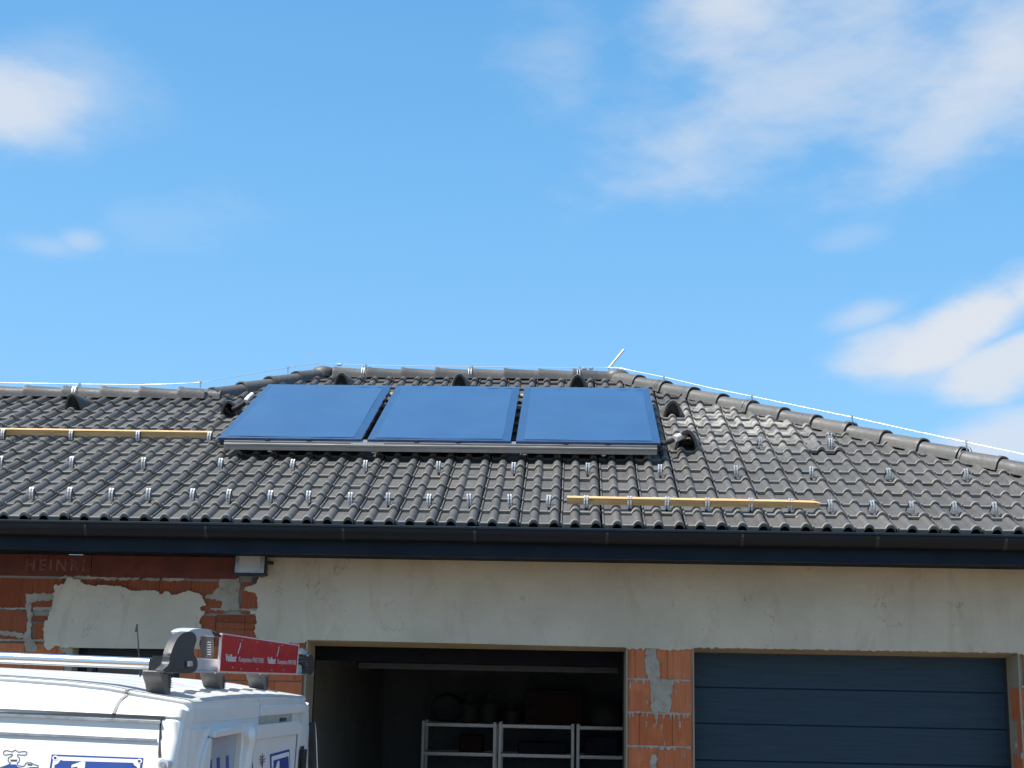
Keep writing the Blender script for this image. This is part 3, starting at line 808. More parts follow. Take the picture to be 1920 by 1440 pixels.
for k, (x, y, w_, h_) in enumerate([(1182, 1280, 6, 14), (1213, 1312, 7, 9), (1246, 1390, 5, 8), (1268, 1295, 5, 12), (1275, 1352, 9, 16), (1281, 1280, 4, 7), (1290, 1318, 4, 9), (1212, 1352, 6, 12), (1240, 1358, 8, 14), (1196, 1424, 4, 5), (1284, 1410, 6, 10), (1917, 1338, 4, 9), (1905, 1392, 5, 10)]):
    smear([(x-w_*.28, y), (x+w_*.22, y+1), (x+w_*.12, y+h_*.4), (x+w_*.2, y+h_*.7), (x, y+h_), (x-w_*.22, y+h_*.6), (x-w_*.1, y+h_*.3)], 60+k, .0025, .002)
# bent tie wire in the pillar
wp_ = [(1236, 1312), (1234, 1330), (1231, 1350), (1229, 1362), (1226, 1365), (1225, 1360), (1228, 1356)]
b = MB(); b.tube([(*[wpt(x, y)[0]], YW-.016-.004*i % .01, wpt(x, y)[1]) for i, (x, y) in enumerate(wp_)], .0022, 6)
part('tie_wire', b, M['zinc_dull'], wall)

# reveals of the two garage openings (plastered; the head slopes down inwards)
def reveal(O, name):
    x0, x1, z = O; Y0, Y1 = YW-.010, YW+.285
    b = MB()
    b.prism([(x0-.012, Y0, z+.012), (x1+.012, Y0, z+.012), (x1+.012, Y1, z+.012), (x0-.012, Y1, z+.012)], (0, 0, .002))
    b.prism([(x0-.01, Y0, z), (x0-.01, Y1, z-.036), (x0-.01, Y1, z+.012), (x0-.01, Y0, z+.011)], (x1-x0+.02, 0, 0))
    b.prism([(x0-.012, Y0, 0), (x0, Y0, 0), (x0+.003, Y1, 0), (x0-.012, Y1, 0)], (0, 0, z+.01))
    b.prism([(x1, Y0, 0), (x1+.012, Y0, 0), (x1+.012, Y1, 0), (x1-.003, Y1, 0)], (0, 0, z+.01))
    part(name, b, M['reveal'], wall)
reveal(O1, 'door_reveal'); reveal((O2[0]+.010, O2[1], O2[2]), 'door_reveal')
# closed sectional door
GD = YW + .275
door = MB(); door.slab(O2[0]-.05, O2[1]+.05, GD+.035, GD+.05, .02, O2[2]+.1)
gdoor = part('garage_door', door, M['anthracite'], house)
zline = wz(1580, 1293.5); 
zg = hit(1580, 1293.5, (0, GD, 0), NY).z; ztopd = O2[2]+.05; hp = .2685
zz = [ztopd, zg] + [zg-hp*k for k in range(1, 9)]
for a_, c_ in zip(zz[:-1], zz[1:]):
    if a_ < .05: break
    mb = MB(); c0 = max(c_, .03)
    mb.prism([(O2[0]-.05, GD+.03, a_-.001), (O2[0]-.05, GD+.006, a_-.001), (O2[0]-.05, GD, a_-.007), (O2[0]-.05, GD, c0+.006), (O2[0]-.05, GD+.006, c0+.001), (O2[0]-.05, GD+.03, c0+.001)], (O2[1]-O2[0]+.1, 0, 0))
    part('door_panel', mb, M['door'], gdoor)
b = MB(); b.slab(O2[1]-.022, O2[1]+.02, GD-.012, GD+.0, 0.02, O2[2]-.03); b.slab(O2[0]-.02, O2[1]+.02, GD-.012, GD, O2[2]-.042, O2[2]-.02)
part('door_seal', b, M['black'], gdoor)
# open sectional door pushed up under the ceiling
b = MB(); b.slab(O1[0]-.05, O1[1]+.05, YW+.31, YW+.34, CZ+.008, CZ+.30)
od = part('raised_garage_door', b, M['shade_black'], house)
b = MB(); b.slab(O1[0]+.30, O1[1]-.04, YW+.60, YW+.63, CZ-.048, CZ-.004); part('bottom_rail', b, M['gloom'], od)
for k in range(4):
    b = MB(); b.slab(O1[0]-.05, O1[1]+.05, YW+.36+k*.52, YW+.36+k*.52+.50, CZ+.10, CZ+.14); part('door_panel', b, M['shade_black'], od)
b = MB(); b.slab(O1[0]-.03, O1[0]+.004, YW+.30, YW+.33, .02, CZ+.1); b.slab(O1[1]-.012, O1[1]+.02, YW+.30, YW+.33, .02, CZ+.1); part('door_track', b, M['black'], od)
# window behind the van
b = MB(); b.slab(W1[0], W1[1], YW+.17, YW+.20, CZ-1.2, W1[2])
win = part('window', b, M['anthracite'], house)
xm = wx(162, 1250)
b = MB()
for x0, x1, z0, z1 in ((W1[0], W1[0]+.06, CZ-1.2, W1[2]), (xm, xm+.03, CZ-1.2, W1[2]-.09), (W1[1]-.07, W1[1], CZ-1.2, W1[2]), (W1[0]+.061, W1[1]-.071, W1[2]-.085, W1[2])): b.slab(x0, x1, YW+.13, YW+.168, z0, z1)
part('window_frame', b, M['anthracite'], win)
b = MB(); b.slab(W1[0]+.062, xm-.002, YW+.15, YW+.16, CZ-1.19, W1[2]-.087); part('window_pane', b, M['glassdark'], win)
b = MB(); b.slab(xm+.032, W1[1]-.072, YW+.15, YW+.16, CZ-1.19, W1[2]-.092); part('window_pane', b, M['glassdark'], win)
b = MB(); b.slab(W1[0]-.055, W1[0], YW+.0, YW+.2, CZ-1.2, W1[2]); part('window_reveal', b, M['mortar'], wall)

# ------------------------------------------------------------------ solar collectors
def rbox(mb, x0, x1, v0, v1, h0, h1):
    """box in roof coordinates"""
    mb.prism([rp(x0, v0, h0), rp(x1, v0, h0), rp(x1, v1, h0), rp(x0, v1, h0)], NRM*(h1-h0))
lab = ['blue solar collector at the left end of the row, beside the long wooden batten', 'blue solar collector in the middle, gaps on both sides', 'blue solar collector at the right end, beside the pipe into the vent']
collectors = []
for k, (x0, x1) in enumerate(PANELS):
    t = thing('solar_collector', lab[k], 'solar panel', 'solar collectors in one row on the roof', rp((x0+x1)/2, PV0, PH-.09)); collectors.append(t)
    b = MB(); rbox(b, x0+.01, x1-.01, PV0+.03, PV1-.03, PH-.075, PH-.008); part('case', b, M['black'], t)
    b = MB()
    ins, dv = .07, .33
    outer = [(x0, PV0), (x1, PV0), (x1, PV1), (x0, PV1)]; inn = [(x0+ins, PV0+.10), (x1-ins, PV0+.10), (x1-ins, PV1-.38), (x0+ins, PV1-.38)]
    # rim slopes gently up to the glass
    vo = [b.bm.verts.new(rp(x, v, PH-.006)) for x, v in outer]; vi = [b.bm.verts.new(rp(x, v, PH+.001)) for x, v in inn]; vb = [b.bm.verts.new(rp(x, v, PH-.03)) for x, v in outer]
    for i in range(4):
        j = (i+1) % 4; b.bm.faces.new((vo[i], vo[j], vi[j], vi[i])); b.bm.faces.new((vb[i], vb[j], vo[j], vo[i]))
    part('rim', b, M['solarrim'], t)
    b = MB(); rs = random.Random(k)
    nx, nv = 24, 18; rows = []
    for j in range(nv+1):
        row = []
        for i in range(nx+1):
            fx = i/nx; x = x0+ins-.002 + (x1-x0-2*ins+.004)*fx
            vt = PV1-.38 - .09*abs(math.sin(fx*math.pi*5.5))*(.4+.6*fx if k else fx)
            v = PV0+.098 + (vt-PV0-.098)*j/nv
            row.append(rp(x, v, PH+.0035 + .0015*math.sin(fx*9+j*.5)))
        rows.append(row)
    b.sheet(rows); part('absorber', b, M['solar'], t, 60)
    for x in [x0 + (x1-x0)*q for q in (.33, .62)]:
        b = MB(); rbox(b, x, x+.035, PV0-.05, PV0+.03, PH-.05, PH-.012); part('clip', b, M['black'], t)
for k, (x0, x1) in enumerate(((PANELS[0][1], PANELS[1][0]), (PANELS[1][1], PANELS[2][0]))):
    for nm, v0, v1 in (('hose_connector', PV1-.9, PV1-.55), ('hose_connector', PV0-.02, PV0+.10)):
        b = MB(); b.tube([rp(x0+.004, (v0+v1)/2, PH-.05), rp(x1-.004, (v0+v1)/2, PH-.05)], .022, 10)
        part(nm, b, M['cream'], collectors[k])
    b = MB(); b.tube([rp(x0+.002, PV1-1.5, PH-.06), rp(x1-.002, PV1-1.5, PH-.06)], .018, 8); part('hose', b, M['rubber'], collectors[k])
# pipe at the right and left end
def tpart(name, pts, r_, m, parent, seg=10): b = MB(); b.tube(pts, r_, seg); return part(name, b, m, parent, 50)
def rpx(x, y, h): X, v = roof_at(x, y, h); return rp(X, v, h)
tpart('pipe', [rpx(1238, 829, .09), rpx(1246, 831, .09), rpx(1256, 828, .09), rpx(1266, 822, .09)], .022, M['rubber'], collectors[2])
tpart('pipe_sleeve', [rpx(1264, 823.5, .10), rpx(1274, 819, .09), rpx(1284, 816, .075)], .030, M['foam'], collectors[2])
tpart('pipe', [rpx(437, 767, .04), rpx(446, 764, .06), rpx(456, 757, .09), rpx(462, 752, .10)], .024, M['rubber'], collectors[0])
tpart('pipe_sleeve', [rpx(460, 753, .11), rpx(466, 746, .12), rpx(473, 740, .13)], .024, M['foam'], collectors[0])
# mounting rail
rail = thing('mounting_rail', 'long aluminium mounting rail along the lower edge of the solar collectors', 'rail', None, rp(-1.1, PV0-.1, .06))
RX_0, RX_1 = -2.93, .69
for a_, c_ in ((RX_0, -1.66), (-1.658, RX_1)):
    b = MB()
    prof = [(.30, .111), (-.02, .111), (-.02, .098), (-.09, .094), (-.094, .082), (-.075, .080), (-.075, .075), (-.098, .073), (-.100, .042), (-.07, .038), (.30, .038)]
    b.prism([rp(a_, PV0-.06+dv, h) for dv, h in prof], Vector((c_-a_, 0, 0)))
    part('rail_profile', b, M['alu'], rail)
b = MB(); rbox(b, RX_0+.004, RX_1-.004, PV0-.106, PV0-.092, .073, .0815); part('rail_lip', b, M['galv'], rail)
b = MB(); rbox(b, -1.86, -1.58, PV0-.115, PV0-.03, .096, .102); part('splice_plate', b, M['galv'], rail)
for px in (507, 703, 985, 1131):
    X, v = roof_at(px, 845, .03)
    b = MB(); rbox(b, X-.018, X+.018, PV0-.17, PV0+.1, .027, .0375); rbox(b, X-.012, X+.012, PV0+.55, PV0+.75, -.05, .04); b.tube([rp(X, PV0-.175, .034), rp(X, PV0-.21, .034)], .006, 8)
    part('roof_bracket', b, M['zinc_dull'], rail)

# ------------------------------------------------------------------ snow guards and wooden battens
def guard_mesh(tall=False):
    mb = MB(); W_ = .0062
    def strip(x, w, path, th=.004):
        rows = []
        for i, (y, h) in enumerate(path):
            y0, h0 = path[max(i-1, 0)]; y1, h1 = path[min(i+1, len(path)-1)]; L = math.hypot(y1-y0, h1-h0); ny, nh = -(h1-h0)/L*th, (y1-y0)/L*th
            rows.append([Vector((x-w, y, h)), Vector((x+w, y, h)), Vector((x+w, y-ny, h-nh)), Vector((x-w, y-ny, h-nh))])
        g_ = mb.sheet(rows, True); mb.bm.faces.new(g_[0]); mb.bm.faces.new(g_[-1][::-1])
    for x in (-.0100, .0100):
        strip(x, W_, [(.012, -.018), (.0, -.013), (.004, .012), (.014, .038), (.032, .060), (.046, .066)])
    
    nf = len(mb.bm.faces); strip(0, .003, [(.022, -.02), (.022, .03), (.045, .052)]); strip(.0185, .0018, [(.004, -.016), (.010, .012), (.02, .036), (.036, .056)], .02); strip(0, .009, [(.012, -.020), (.06, -.034), (.14, -.049), (.26, -.062)])  # dark webs between and beside the bars draw in their shade
    strip(0, .004, [(.064, .055), (.10, .01), (.13, -.038)])
    mb.bm.faces.ensure_lookup_table()
    for f_ in mb.bm.faces[nf:]: f_.material_index = 1
    if tall:
        for x in (-.012, .014): strip(x, .007, [(.10, -.035), (.105, .03), (.125, .085), (.14, .09)])
    me = mb.mesh('snow_guard', M['guard']); me.materials.append(M['strap']); return me  # second material is for the webs that draw in the bars' shade
GM, GMT = guard_mesh(), guard_mesh(True)
ORD = ['first', 'second', 'third', 'fourth', 'fifth', 'sixth', 'seventh', 'eighth', 'ninth', 'tenth', 'eleventh', 'twelfth', 'thirteenth', 'fourteenth', 'fifteenth', 'sixteenth']
def guards(pts, fmt, order, mesh=GM, single=False):
    for (x, y), nm in zip(pts, order):
        X, v = roof_at(x, y, -.016); rs = random.Random(int(x))
        o = link('snow_guard', mesh); o.matrix_world = Matrix.Translation(rp(X, v, 0)) @ RMAT @ Matrix.Rotation(rs.uniform(-.12, .12), 4, 'Z') @ Matrix.Rotation(rs.uniform(-.05, .05), 4, 'Y')
        tag(o, fmt % nm if '%s' in fmt else fmt, 'snow guard', 'steel snow guards hooked between the roof tiles')
B0 = [(58, 936), (129, 936), (207, 938), (277, 938), (359, 939), (427, 940), (505, 942), (577, 943), (656, 946), (727, 947), (803, 949), (880, 949), (956, 950), (1027, 951)]
guards(B0, 'steel snow guard in the lowest row left of the batten, %s from the left', ORD)
BB = [(1098, 952), (1180, 953), (1250, 954.5), (1326, 956), (1407, 957), (1481, 958)]
guards(BB, 'steel snow guard holding the lower wooden batten, %s from the left', ORD)
BR_ = [(1558, 960), (1637, 962), (1710, 963), (1791, 964), (1866, 965)]
guards(BR_, 'steel snow guard in the lowest row right of the batten, %s after its pointed end', ORD)
MR = [(0, 876), (133, 877), (268, 879), (412, 880), (547, 882), (684, 884), (821, 886), (962, 888), (1101, 889), (1237, 892), (1380, 894), (1521, 896), (1667, 899), (1812, 900)]
guards(MR, 'steel snow guard in the middle row below the collectors, %s from the left', ORD)
guards([(4, 823.5), (132, 824.5), (258, 826.5), (391, 829.5)], 'steel snow guard holding the upper left wooden batten, %s from the left', ORD)
guards([(1426, 839)], 'lone steel snow guard above the middle row right of the collectors', ['x'])
guards([(1557, 842)], 'double tall steel snow guard under the right hip', ['x'], GMT)
def batten(name, pa, pb, label, point=False):
    Xa, va = roof_at(*pa, .004); Xb, vb = roof_at(*pb, .004)
    t0, t1 = .0, .046
    b = MB(); d = rp(Xb, vb, 0) - rp(Xa, va, 0); n = max(3, int(d.length/.22)); rows = []
    rs = random.Random(int(pa[0])+3)
    for k in range(n+1):
        p = rp(Xa, va, 0) + d*(k/n); jy, jz = rs.uniform(-.0015, .0015), rs.uniform(-.0015, .0015)
        w_, hh = .044, .052
        if point and k == n: w_, hh = .026, .03
        c = p + UPS*(.021+jy) + NRM*(.0265 + jz)
        rows.append([c - UPS*w_/2 - NRM*hh/2, c - UPS*w_/2 + NRM*hh/2, c + UPS*w_/2 + NRM*hh/2, c + UPS*w_/2 - NRM*hh/2])
    if point:
        p = rp(Xb, vb, 0) - d.normalized()*.035; c = p + UPS*.021 + NRM*.0265
        rows.insert(n, [c - UPS*.021 - NRM*.023, c - UPS*.021 + NRM*.023, c + UPS*.021 + NRM*.023, c + UPS*.021 - NRM*.023])
    g_ = b.sheet(rows, True); b.bm.faces.new(g_[0][::-1]); b.bm.faces.new(g_[-1])
    tag(b.build(name, M['wood']), label, 'batten', 'wooden battens lying in the snow guards')
batten('wooden_batten', (-60, 813.5), (397, 820.8), 'long pale wooden batten on the left, ending beside the collectors')
batten('wooden_batten', (1063, 944.5), (1538, 953.5), 'orange tinted wooden batten low on the right with a pointed end', True)

# ------------------------------------------------------------------ lightning conductor
lc = thing('lightning_conductor', 'thin bright aluminium lightning conductor wire running along ridge and hips', 'cable', None, crest(XL, VR))
def on_ridge(px, py, Y): return hit(px, py, (0, Y, 0), NY)
hn = (hip_top - hip_bottom).cross(Vector((0, 0, 1))).normalized()
def on_hip(px, py): return hit(px, py, hip_top, hn)
hl = (crest(XV, VW)-crest(XL, VR)).cross(Vector((0, 0, 1))).normalized()
def on_hipl(px, py): return hit(px, py, crest(XL, VR), hl)
wire = [on_ridge(-120, 716, YWG), on_ridge(0, 717.5, YWG), on_ridge(149, 720, YWG), on_ridge(260, 721.5, YWG), on_ridge(350, 718.5, YWG), on_hipl(376, 717), on_hipl(450, 705), on_hipl(540, 689), on_hipl(590, 681.5), on_ridge(620, 682, YR), on_ridge(686, 685, YR), on_ridge(885, 687.5, YR), on_ridge(1087, 690, YR), on_ridge(1128, 689, YR), on_hip(1160, 689.5), on_hip(1200, 698), on_hip(1245, 707), on_hip(1330, 727), on_hip(1410, 743), on_hip(1500, 762), on_hip(1598, 782), on_hip(1700, 805), on_hip(1812, 829), on_hip(1920, 852), on_hip(2050, 880)]
b = MB(); b.tube(wire, .0029, 8); part('wire', b, M['galv'], lc, 60)
for p in (wire[2], wire[5], wire[7], wire[10], wire[11], wire[12], wire[16], wire[18], wire[20], wire[22]):
    b = MB(); b.tube([p - Vector((0, 0, .075)), p + Vector((0, 0, .004))], .005, 8); b.box(p + Vector((0, 0, .002)), (.018, .018, .020)); b.box(p - Vector((0, 0, .03)), (.010, .022, .008))
    part('wire_holder', b, M['zinc_dull'], lc)
# clip straps round the ridge tiles below the holders
for p in (wire[2], wire[10], wire[11], wire[12]):
    mb = MB()
    Yc = YWG if p is wire[2] else YR; zc = (crest(0, VW) if p is wire[2] else crest(0, VR)).z
    for dx in (-.014, .010):
        rows = []
        for xx in (-.004, .004): rows.append([Vector((p.x-.01+dx+xx, Yc - math.cos(R(a))*.124, zc - .030 + LIFT + math.sin(R(a))**.9*.108)) for a in range(2, 179, 16)])
        mb.sheet(rows)
    part('ridge_clip', mb, M['zinc_dull'], lc, 40)
for p in (wire[16], wire[18], wire[20], wire[22]):
    d = (hip_top-hip_bottom).normalized(); side = Vector((0, 0, 1)).cross(d).normalized(); up = d.cross(side)
    base = hip_bottom + d*((p-hip_bottom).dot(d)) + up*(LIFT)
    mb = MB()
    for dx in (-.020, .006):
        mb.sheet([[base + d*(dx+xx) + side*(math.cos(R(a))*.124) + up*(-.03 + math.sin(R(a))**.9*.108) for a in range(2, 179, 16)] for xx in (-.004, .004)])
    part('ridge_clip', mb, M['strap'], lc, 40)
for px, py in ((636, 684), (1096, 691), (1108, 690.5)):
    b = MB(); b.box(on_ridge(px, py, YR), (.05, .03, .028)); b.bevel(.006, 1); part('clamp', b, M['zinc_dull'], lc)
b = MB(); b.tube([on_ridge(1140, 692, YR), on_ridge(1170, 655.5, YR)], .011, 10)
tag(b.build('lightning_rod', M['galv'], None, 50), 'short leaning metal lightning rod above the right end of the main ridge', 'lightning rod')
b = MB(); b.tube([on_ridge(598, 684, YR), on_ridge(571, 652, YR)], .0022, 6)
tag(b.build('lightning_rod', M['galv'], None, 50), 'hair thin wire rod sticking up at the left end of the main ridge', 'lightning rod')

# ------------------------------------------------------------------ floodlight
FL = thing('floodlight', 'square black floodlight with grey glass fixed under the eave', 'lamp', None, (wx(475, 1060), YW-.07, CZ+.66))
ca = Vector((wx(474.5, 1062), YW-.085, wz(474.5, 1061))); ta = R(7)
ax = Matrix((Vector((1, 0, 0)), Vector((0, math.cos(ta), -math.sin(ta))), Vector((0, math.sin(ta), math.cos(ta))))).transposed()
FLW, FLH = .245, .165
b = MB(); b.box(ca, (FLW, .045, FLH), ax); b.bevel(.006, 1); part('housing', b, M['black'], FL)
b = MB(); b.box(ca + ax @ Vector((0, -.024, .004)), (FLW-.022, .006, FLH-.03), ax); part('reflector', b, M['zinc_dull'], FL)
b = MB(); b.box(ca + ax @ Vector((0, -.029, .012)), (FLW-.085, .005, FLH-.055), ax); part('glass', b, M['glasswhite'], FL)
b = MB(); b.slab(ca.x-.03, ca.x+.03, ca.y, YW, ca.z-.02, ca.z+.03); b.tube([(ca.x+FLW/2, ca.y+.03, ca.z+.02), (ca.x+FLW/2+.045, ca.y+.04, ca.z+.02)], .014, 8); b.tube([(ca.x+.02, YW-.02, ca.z-.11), (ca.x+.02, YW+.004, ca.z-.11)], .022, 12)
part('bracket', b, M['black'], FL)

# ------------------------------------------------------------------ shelves and things in the open garage
YSH = 16.2
def shx(px): return hit(px, 1360, (0, YSH, 0), NY).x
def shelf(x0, x1, label):
    t = thing('shelf_rack', label, 'shelf', 'galvanised racks along the back of the garage', ((x0+x1)/2, YSH+.2, .02))
    zt = hit(930, 1357, (0, YSH, 0), NY).z; step = zt - hit(930, 1411.5, (0, YSH, 0), NY).z
    for x in (x0+.02, x1-.02):
        for y in (YSH, YSH+.40):
            b = MB(); b.box((x, y, zt/2+.015), (.030, .004, zt)); b.box((x+(.016 if x < (x0+x1)/2 else -.016)*-1, y+.016, zt/2+.015), (.004, .032, zt)); part('post', b, M['galv'], t)
    for k in range(5):
        z = zt-.03-step*k
        if z < .1: break
        b = MB(); b.slab(x0+.04, x1-.04, YSH-.004, YSH+.0, z-.012, z+.025); b.slab(x0+.02, x1-.02, YSH+.002, YSH+.42, z+.012, z+.018); b.slab(x0+.04, x1-.04, YSH+.40, YSH+.404, z-.03, z+.02); b.slab((x0+x1)/2-.008, (x0+x1)/2+.008, YSH-.006, YSH-.004, z-.006, z+.008)
        part('shelf_board', b, M['galv'], t)
    return zt, step
zt, stp = shelf(shx(791), shx(931), 'left shelf rack in the dark open garage')
shelf(shx(935), shx(1077), 'middle shelf rack in the dark open garage')
shelf(shx(1081), shx(1222), 'right shelf rack partly hidden behind the brick pillar')
ztp = zt - .012
b = MB(); x0, x1 = shx(985), shx(1092); b.slab(x0, x1, YSH+.05, YSH+.38, ztp, ztp+.40)
for k in range(4): b.slab(x0+.02, x1-.02, YSH+.042, YSH+.05, ztp+.05+k*.09, ztp+.08+k*.09)
tag(b.build('crate', M['redcrate']), 'dark red crate on top of the middle shelf rack', 'crate')
for k, px in enumerate((877, 916, 958)):
    X = shx(px); b = MB(); hh = [.34, .36, .24][k]
    rows = []
    for z, r_ in ((0, .09), (.01, .105), (hh*.62, .105), (hh*.74, .06), (hh*.8, .04), (hh*.86, .055), (hh, .05), (hh, .001)):
        rows.append([Vector((X + math.cos(a*math.pi/8)*r_, YSH+.2 + math.sin(a*math.pi/8)*r_, ztp + z)) for a in range(16)])
    b.sheet(rows, True)
    tag(b.build('canister', M['pale'], None, 40), ['pale canister on the left rack, nearest its left end', 'pale canister on the left rack, close to its right end', 'short pale canister at the left end of the middle rack'][k], 'canister', 'canisters on the garage racks')
b = MB(); b.slab(shx(862), shx(905), YSH+.06, YSH+.36, ztp-stp, ztp-stp+.20); b.bevel(.012, 1)
tag(b.build('storage_box', M['redcrate']), 'brownish red box on the second board of the left rack', 'box')
b = MB(); b.slab(shx(972), shx(1062), YSH+.06, YSH+.36, ztp-stp, ztp-stp+.14); b.bevel(.012, 1)
tag(b.build('storage_box', M['bluebox']), 'dark blue box on the second board of the middle rack', 'box')
b = MB(); b.slab(shx(1098), shx(1160), YSH+.06, YSH+.36, ztp-stp, ztp-stp+.22); b.bevel(.012, 1)
tag(b.build('storage_box', M['bluebox']), 'dark blue box on the second board of the right rack', 'box')

b = MB(); rs = random.Random(4); xa, xb = shx(1104), shx(1168); rows = []
for k, (z, w_) in enumerate(((0, .9), (.03, 1.0), (.12, 1.02), (.20, .95), (.26, .75), (.29, .3), (.295, .02))):
    rows.append([Vector(((xa+xb)/2 + math.cos(a*math.pi/10)*(xb-xa)/2*w_*rs.uniform(.94, 1.04), YSH+.2 + math.sin(a*math.pi/10)*.16*w_, ztp + z)) for a in range(20)])
b.sheet(rows, True); tag(b.build('sack', M['pale'], None, 60), 'pale slumped sack on top of the right rack beside the pillar', 'sack')
b = MB()
for k in range(3): b.tube([Vector((shx(832) + math.cos(a*math.pi/12)*(.17+k*.012), YSH+.42+k*.01, ztp + .16 + math.sin(a*math.pi/12)*(.15+k*.01))) for a in range(25)], .012, 6)
tag(b.build('hose_coil', M['black'], None, 60), 'black coiled hose standing at the back of the left rack top', 'hose')

# ------------------------------------------------------------------ the van
PSI, BET = R(3.5), R(1.2)
FWD = Vector((-math.cos(PSI)*math.cos(BET), math.sin(PSI)*math.cos(BET), math.sin(BET)))
WID = Vector((math.sin(PSI), math.cos(PSI), -.0115)).normalized(); WID = (WID - FWD*WID.dot(FWD)).normalized()
VUP = FWD.cross(WID); VUP = VUP if VUP.z > 0 else -VUP
VR0 = hit(340, 1346.5, (0, 4.6, 0), NY)
def vp(s, t, z): return VR0 + FWD*s + WID*t + VUP*z
def on_side(px, py, t=0.): p = hit(px, py, vp(0, t, 0), WID) - VR0; return p.dot(FWD), p.dot(VUP)
def on_rear(px, py, s=0.): p = hit(px, py, vp(s, 0, 0), FWD) - VR0; return p.dot(WID), p.dot(VUP)
ZG = -(VR0.z)                                # ground in van height
van = thing('van', 'white panel van with roof rack and blue lettering parked before the garage', 'van', None, vp(2.3, .9, 0) - Vector((0, 0, vp(2.3, .9, 0).z)))
WV = 1.74
def sidez(s):                                # shoulder height of the roof along the van
    pts = [(-.01, .053), (.05, .060), (.12, .068), (.22, .078), (.26, .088), (.4, .098), (.6, .105), (1.2, .112), (2.6, .10), (3.1, .04), (3.7, -.35), (4.0, -.55), (4.5, -.75), (4.78, -.95)]
    for (a_, za), (c_, zb) in zip(pts[:-1], pts[1:]):
        if s <= c_: return za + (zb-za)*max(0, (s-a_)/(c_-a_))
    return pts[-1][1]
def half_profile(s):
    """left half of the cross section from the sill up to the roof shoulder: (inset, height)"""
    zr = sidez(s); k = min(1, max(0, (3.2-s)/.6))
    low = [(.03, ZG+.22), (-.09, ZG+.35), (-.115, ZG+.75), (-.10, ZG+1.05)]
    if zr > -.3:
        low += [(-.055, -.33), (-.022, -.14), (-.012, -.076), (-.006, -.068), (.0, -.012), (.012, -.003), (.004, .004), (.018, .03), (.048, zr-.030), (.076, zr-.021), (.083, zr-.009), (.075, zr-.003), (.084, zr+.001), (.15, zr+.001)]
    else:
        low += [(-.06, zr-.10), (-.04, zr-.09), (-.03, zr-.085), (-.02, zr-.08), (0, zr-.07), (.01, zr-.06), (.02, zr-.055), (.03, zr-.045), (.05, zr-.03), (.07, zr-.02), (.085, zr-.014), (.10, zr-.006), (.12, zr-.001), (.15, zr)]
    return low
def roof_z(s, t):
    zr = sidez(s); c = (t-WV/2)/(WV/2-.15); crown = .012*(1-c*c)
    rib = 0
    if .02 < s < 2.9:
        w_ = (t-.15)/(WV-.30)*8; f_ = w_ - math.floor(w_)
        rib = .006*max(0, min(1, (abs(f_-.5)*-1+.30)*12))*min(1, (s-.02)/.05) 
    return zr + crown + rib
def body_t(z):
    pts = half_profile(.3)[3:9]
    for (t0, z0), (t1, z1) in zip(pts[:-1], pts[1:]):
        if z <= z1: return t0 + (t1-t0)*max(0, (z-z0)/(z1-z0))
    return pts[-1][0]
def van_body():
    b, rf = MB(), MB(); rows, rrows = [], []
    ss = [0, .003, .008, .015, .022, .03, .05, .1, .15, .165, .2, .24, .30, .45, .65, .9, 1.3, 1.8, 2.3, 2.6, 2.88, 2.95, 3.1, 3.4, 3.7, 4.0, 4.3, 4.5, 4.7, 4.78]
    NT = 96
    for s in ss:
        hp_ = half_profile(s); left = [(t, z) for t, z in hp_]
        ends = .028 - math.sqrt(max(0, .028**2-(.028-s)**2)) if s < .028 else 0
        if s > 4.3: ends = (s-4.3)**2*.9
        zr = ends*.25 if s < 1 else ends*.4
        left = [(t + ends, z - (zr if z > -.02 else 0)) for t, z in left]
        mid = [(.15 + (WV-.30)*k/NT, roof_z(s, .15 + (WV-.30)*k/NT) - zr) for k in range(1, NT)]
        fl = lambda z: .085*min(1, max(0, (-z-.05)/.26)) if s < 2.8 else 0
        right = [(WV - t + fl(z), z) for t, z in reversed(left)]
        rows.append([vp(s, t, z) for t, z in left + mid + right])
        n = len(left)
    g_ = b.sheet(rows)
    b.bm.faces.new(g_[0]); b.bm.faces.new(g_[-1][::-1])
    # the roof skin, sun glare toned down in its colour, is a panel of its own, lifted a hair off the body shell
    for i, s in enumerate(ss):
        if s <= 2.9: rrows.append([p + VUP*.002 for p in rows[i][n-2:n+NT+1]])
    rf.sheet(rrows)
    return b, rf
bm_, rf_ = van_body()
body = part('body', bm_, M['white'], van, 32)
part('roof_skin', rf_, M['roofpaint'], van, 25)
YZ = None
def vbox(b, s0, s1, t0, t1, z0, z1): b.prism([vp(s0, t0, z0), vp(s1, t0, z0), vp(s1, t1, z0), vp(s0, t1, z0)], VUP*(z1-z0)); return b
# side: sliding door rail, groove, gaps and lock
def side_strip(name, pa, pb, hw, m, out=.004, tside=0.):
    (s0, z0), (s1, z1) = on_side(*pa, tside), on_side(*pb, tside)
    a_, c_ = vp(s0, tside, z0), vp(s1, tside, z1); d = (c_-a_).normalized(); n = d.cross(WID).normalized()
    b = MB(); b.prism([a_ - n*hw - WID*out, c_ - n*hw - WID*out, c_ + n*hw - WID*out, a_ + n*hw - WID*out], WID*(out+.03)); return part(name, b, m, van)
(s_a, z_a), (s_b, z_b) = on_side(0, 1337), on_side(311, 1346.5)
k_ = (z_b-z_a)/(s_b-s_a)
def line_strip(name, s0, s1, zf, hw, m, t_):
    b = MB(); b.prism([vp(s0, t_, zf(s0)-hw), vp(s1, t_, zf(s1)-hw), vp(s1, t_, zf(s1)+hw), vp(s0, t_, zf(s0)+hw)], WID*.05); return part(name, b, m, van)
line_strip('roof_gap', .06, 2.9, lambda s: z_b + k_*(s-s_b) + .002, .0022, M['grime'], -.0015)
